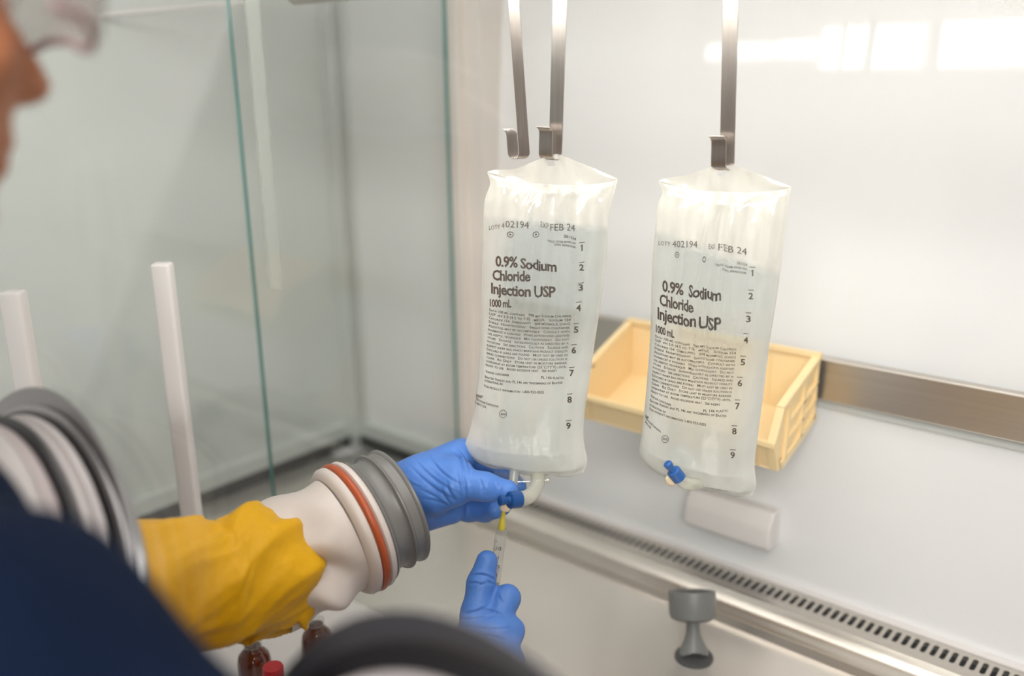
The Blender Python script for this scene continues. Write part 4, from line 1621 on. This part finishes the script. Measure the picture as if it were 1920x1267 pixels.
# wrap-around clear safety glasses
mb = MB()
n = 36
v = []
for i in range(n):
    a = math.radians(-78+156*i/(n-1))
    for z, k in ((0.036, 0.0), (0.022, 0.003), (0.004, 0.004), (-0.016, 0.001), (-0.026, -0.004)):
        rx, ry = 0.090, 0.066
        sa_ = math.copysign(abs(math.sin(a))**0.75, math.sin(a))
        zz = z if z > -0.02 else z+0.012*math.exp(-(math.degrees(a)/14)**2)+0.020*sa_**2
        p = Vector((HC.x+rx*sa_, HC.y+0.056+(ry+k)*abs(math.cos(a))**0.7, HC.z+0.006+zz))
        v.append(from_head(p))
N = len(v)
cen = Vector((HC.x, HC.y+0.04, HC.z))
v2 = [p+(Vector((p.x, p.y, 0))-Vector((cen.x, cen.y, 0))).normalized()*-0.002 for p in v]
f = []
for i in range(n-1):
    for j in range(4):
        a = i*5+j
        f.append((a, a+5, a+6, a+1))
        f.append((N+a, N+a+1, N+a+6, N+a+5))
mb.add(v+v2, f)
gl_ = mb.build('safety_glasses', M['specs'], per)
mb = MB()
for j, r in ((0, 0.0022), (4, 0.0026)):
    mb.tube([v[i*5+j] for i in range(n)], r, n=8)
for i in (0, n-1):
    p = v[i*5+1]
    mb.tube([p, p+Vector((0, -0.05, 0.002)), p+Vector((0, -0.10, -0.004)), p+Vector((0, -0.115, -0.02))], 0.0028, n=8)
mb.build('frame', M['specs_frame'], gl_)


# gloved hands --------------------------------------------------------------
def chain(P, d, pts, k, wr=None):
    for i in range(len(pts)-1):
        (x0, y0, d0, r0), (x1, y1, d1, r1) = pts[i], pts[i+1]
        w = None
        if wr:
            w = (wr[0], wr[1], wr[2]+i*1.7)
        e = cap(P, t3(at(x0, y0, d0)), t3(at(x1, y1, d1)), r0, r1, w)
        d = e if d is None else smin(d, e, k)
    return d


LH = {
    'thumb': [(800, 918, 0.960, 0.0245), (860, 906, 0.938, 0.0172), (908, 912, 0.929, 0.0130), (951, 920, 0.930, 0.0112)],
    'index': [(868, 852, 0.996, 0.0140), (922, 872, 1.014, 0.0122), (952, 893, 1.004, 0.0112), (970, 912, 0.985, 0.0100)],
    'middle': [(862, 884, 1.020, 0.0140), (918, 905, 1.035, 0.0124), (950, 922, 1.018, 0.0112), (956, 934, 0.990, 0.0100)],
    'ring': [(850, 918, 1.020, 0.0138), (900, 938, 1.026, 0.0122), (936, 948, 1.008, 0.0110), (941, 950, 0.985, 0.0098)],
    'little': [(832, 948, 1.008, 0.0130), (878, 958, 1.006, 0.0112), (910, 960, 0.994, 0.0102), (928, 957, 0.978, 0.0092)],
}
LH = {k: [(x, y, d_+0.028, r*1.03) for x, y, d_, r in v_] for k, v_ in LH.items()}


def to_px(P):
    dd = P@np.array(F)
    return 960+FPX*(P@np.array(R))/dd, 633.5-FPX*(P@np.array(U))/dd, dd


def creases(P, d, lines, dmax):
    """sharp stretch folds of the glove: (x0, y0, x1, y1, bow, width px, depth m)"""
    px, py, dd = to_px(P)
    front = np.clip((dmax-dd)/0.012, 0, 1)
    for x0, y0, x1, y1, bow, wd, am in lines:
        vx, vy = x1-x0, y1-y0
        L = math.hypot(vx, vy)
        t = ((px-x0)*vx+(py-y0)*vy)/(L*L)
        tc = np.clip(t, 0, 1)
        s_ = ((px-x0)*vy-(py-y0)*vx)/L+bow*4*tc*(1-tc)
        env = np.clip(1-np.abs(t-0.5)*2, 0, 1)**0.5*front
        d = d+am*env*(np.exp(-(s_/wd)**2)-0.75*np.exp(-((s_-2.2*wd)/(1.5*wd))**2))
    return d


CREASE_L = [(768, 872, 858, 940, 6, 2.2, 0.00098), (776, 858, 862, 925, 8, 2.0, 0.00084), (800, 846, 868, 910, 9, 2.2, 0.00112), (842, 838, 872, 895, -9, 2.6, 0.00182), (852, 832, 880, 888, -7, 2.2, 0.00140),
            (838, 902, 856, 938, 4, 2.2, 0.00126), (826, 912, 848, 948, 3, 2.0, 0.00098), (866, 884, 872, 938, -3, 2.0, 0.00126), (856, 880, 862, 938, -2, 2.0, 0.00098), (899, 896, 905, 930, -3, 2.2, 0.00112), (912, 898, 914, 928, 3, 2.0, 0.00084),
            (926, 902, 930, 934, -3, 2.0, 0.00098), (938, 904, 934, 930, 2, 1.8, 0.00070), (790, 935, 850, 955, -5, 2.2, 0.00084), (780, 915, 840, 950, -4, 2.0, 0.00084), (760, 898, 800, 915, 4, 2.0, 0.00070)]


def hand_left(P):
    d = None
    W = (742, 946, 1.000, 0.032)
    wr0 = (690, 968, 0.972, 0.029)
    d = chain(P, d, [wr0, W], 0.02)
    for fgr in ('index', 'middle', 'ring', 'little'):
        d = chain(P, d, [(W[0], W[1]+(-18 if fgr == 'index' else 0), W[2], 0.025), (LH[fgr][0][0], LH[fgr][0][1], LH[fgr][0][2], LH[fgr][0][3]+0.003)], 0.018)
    d = smin(d, cap(P, t3(at(760, 962, 0.997)), t3(at(846, 955, 1.014)), 0.023, 0.016), 0.015)
    # back of the hand between the thumb root and the index knuckle
    d = smin(d, cap(P, t3(at(762, 908, 0.997)), t3(at(858, 856, 1.007)), 0.022, 0.0150), 0.018)
    d = smin(d, cap(P, t3(at(790, 896, 0.987)), t3(at(850, 884, 0.978)), 0.021, 0.0165), 0.018)
    e = chain(P, None, [(748, 940, 0.996, 0.028)]+LH['thumb'], 0.010)
    d = smin(d, e, 0.014)
    d = smin(d, cap(P, t3(at(824, 936, 0.974)), t3(at(852, 930, 0.966)), 0.014, 0.010), 0.010)       # heel of the thumb
    for fgr in ('index', 'middle', 'ring', 'little'):
        e = chain(P, None, LH[fgr], 0.005)
        d = smin(d, e, 0.005)
    return creases(P, d, CREASE_L, 0.998)


lo = np.min([t3(at(x, y, z)) for x, y, z in ((660, 800, 0.93), (1000, 800, 0.93), (660, 1020, 0.93), (1000, 1020, 0.93), (660, 800, 1.10), (1000, 800, 1.10), (660, 1020, 1.10), (1000, 1020, 1.10))], axis=0)
hi = np.max([t3(at(x, y, z)) for x, y, z in ((660, 800, 0.93), (1000, 800, 0.93), (660, 1020, 0.93), (1000, 1020, 0.93), (660, 800, 1.10), (1000, 800, 1.10), (660, 1020, 1.10), (1000, 1020, 1.10))], axis=0)
g1 = sdf_object('glove', hand_left, lo, hi, 0.0012, M['glove'], per)

RH = {
    'index': [(884, 1208, 0.902, 0.0158), (893, 1150, 0.920, 0.0152), (902, 1094, 0.934, 0.0140), (913, 1052, 0.940, 0.0112)],
    'middle': [(918, 1200, 0.900, 0.0150), (951, 1121, 0.930, 0.0128), (947, 1126, 0.966, 0.0118), (941, 1160, 0.972, 0.0105)],
    'ring': [(940, 1240, 0.885, 0.0148), (958, 1182, 0.914, 0.0128), (944, 1184, 0.948, 0.0116), (930, 1212, 0.950, 0.0102)],
    'little': [(948, 1285, 0.872, 0.0138), (960, 1240, 0.895, 0.0118), (944, 1242, 0.925, 0.0106), (930, 1262, 0.930, 0.0094)],
    'thumb': [(858, 1255, 0.925, 0.0175), (880, 1190, 0.957, 0.0140), (900, 1150, 0.966, 0.0125), (912, 1118, 0.964, 0.0105)],
}


RH = {k: [(x, y, d_+0.022, r*1.02) for x, y, d_, r in v_] for k, v_ in RH.items()}
CREASE_R = [(882, 1080, 930, 1090, -7, 2.2, 0.00169), (905, 1078, 928, 1096, 3, 1.8, 0.00104), (878, 1094, 905, 1096, -2, 2.0, 0.00117), (894, 1102, 922, 1092, -3, 2.0, 0.00091), (870, 1150, 915, 1136, 3, 2.4, 0.00117), (862, 1160, 930, 1152, 4, 2.2, 0.00104),
            (900, 1142, 962, 1168, -5, 2.4, 0.00117), (868, 1172, 958, 1176, 5, 2.2, 0.00091), (934, 1112, 944, 1128, 3, 1.8, 0.00065), (890, 1190, 965, 1210, -6, 2.4, 0.00091)]


def hand_right(P):
    W = (868, 1330, 0.872, 0.029)
    d = chain(P, None, [(848, 1400, 0.835, 0.029), W], 0.02)
    for fgr in ('index', 'middle', 'ring', 'little'):
        a = RH[fgr][0]
        d = chain(P, d, [(W[0], W[1], W[2], 0.023), (a[0], a[1], a[2], a[3]+0.002)], 0.016)
    d = chain(P, d, [(W[0], W[1], W[2], 0.022), RH['thumb'][0]], 0.016)
    d = smin(d, cap(P, t3(at(888, 1190, 0.925)), t3(at(945, 1180, 0.925)), 0.013, 0.011), 0.012)
    for fgr in RH:
        e = chain(P, None, RH[fgr], 0.006)
        d = smin(d, e, 0.006)
    return creases(P, d, CREASE_R, 0.978)


cs = [t3(at(x, y, z)) for x in (800, 1020) for y in (1010, 1420) for z in (0.80, 1.0)]
g2 = sdf_object('glove', hand_right, np.min(cs, axis=0), np.max(cs, axis=0), 0.0012, M['glove'], per)

# ------------------------------------------------------------------ white posts, tray, vials
for yy, x_, zt, lab in ((0.531, -0.98, -0.203, 'white upright plastic post behind the yellow sleeve'), (0.366, -0.98, -0.205, 'white upright plastic post at the far left edge behind the glove port')):
    mb = MB()
    b_ = Vector((x_, yy, ZF))
    h = zt-ZF
    a_ = math.radians(40)
    v, f = [], []
    prof = []
    for cx_, cz_, a0 in ((1, 1, 0), (-1, 1, 90), (-1, -1, 180), (1, -1, 270)):
        for k in range(4):
            q = math.radians(a0+90*k/3)
            prof.append((cx_*0.0072+0.004*math.cos(q), cz_*0.006+0.004*math.sin(q)))
    n = len(prof)
    hs = [(0, 1), (0.1*h, 1), (h*0.5, 1), (h-0.003, 1), (h-0.001, 0.93), (h, 0.8)]
    for z, k in hs:
        for px_, py_ in prof:
            v.append(b_+R0*px_*k+Vector((-sy_, cy_, 0))*py_*k+Vector((0, 0, z)))
    for i in range(len(hs)-1):
        for k in range(n):
            a, b = i*n+k, i*n+(k+1) % n
            f.append((a, b, b+n, a+n))
    f += [tuple(range(n))[::-1], tuple(range((len(hs)-1)*n, len(hs)*n))]
    mb.add(v, f)
    tag(mb.build('post', M['white_plastic'], sharp=60), lab, 'post', 'white upright posts')

tray = MB()
tray.rbox((-1.0, 0.34, ZF+0.0005), (-0.42, 0.712, ZF+0.012), 0.004)
tag(tray.build('tray', M['white_plastic']), 'flat white tray under the yellow sleeve with the vials on it', 'tray')


def vial(px, py, top_d, label, rad):
    p = at(px, py, top_d)          # centre of the shoulder
    zb = ZF+0.0125
    b_ = Vector((p.x, p.y, zb))
    h = p.z-zb
    o = empty('vial', label, 'vial', b_, 'amber vials on the tray')
    m_ = MB()
    m_.lathe(b_, (0, 0, 1), [(0, rad*0.9), (0.002, rad), (h-0.014, rad), (h-0.004, rad*0.99), (h+0.004, rad*0.88), (h+0.010, rad*0.62), (h+0.013, rad*0.48), (h+0.016, rad*0.46)], 32)
    m_.build('bottle', M['amber'], o)
    m_ = MB()
    m_.lathe(b_, (0, 0, 1), [(0.008, rad*1.005), (0.008, rad*1.015), (h-0.016, rad*1.015), (h-0.016, rad*1.005)], 32, caps=False)
    m_.build('label', M['vial_label'], o)
    m_ = MB()
    m_.lathe(b_, (0, 0, 1), [(h+0.016, rad*0.50), (h+0.016, rad*0.55), (h+0.022, rad*0.55), (h+0.0225, rad*0.3)], 24)
    m_.build('stopper', M['barrel'], o)
    return o


vial(476, 1232, 1.06, 'amber vial nearest the front below the yellow sleeve, beside the red cap', 0.0195)
vial(594, 1192, 1.08, 'amber vial under the white cuff, partly behind the near glove port', 0.0185)
p = at(512, 1256, 1.02)
b_ = Vector((p.x, p.y, ZF+0.0125))
h = p.z-b_.z
o = empty('vial', 'small vial with a bright red cap and grey centre', 'vial', b_)
mb = MB()
mb.lathe(b_, (0, 0, 1), [(0, 0.010), (0.001, 0.011), (h-0.016, 0.011), (h-0.010, 0.008)], 24)
mb.build('bottle', M['barrel'], o)
mb = MB()
mb.lathe(b_, (0, 0, 1), [(h-0.014, 0.0105), (h-0.013, 0.0118), (h+0.003, 0.0118), (h+0.005, 0.0108), (h+0.005, 0.0068)], 28)
mb.build('red_cap', M['red_cap'], o)
mb = MB()
mb.lathe(b_, (0, 0, 1), [(h+0.0025, 0.001), (h+0.0030, 0.0068)], 20)
mb.build('stopper', M['grey_top'], o)
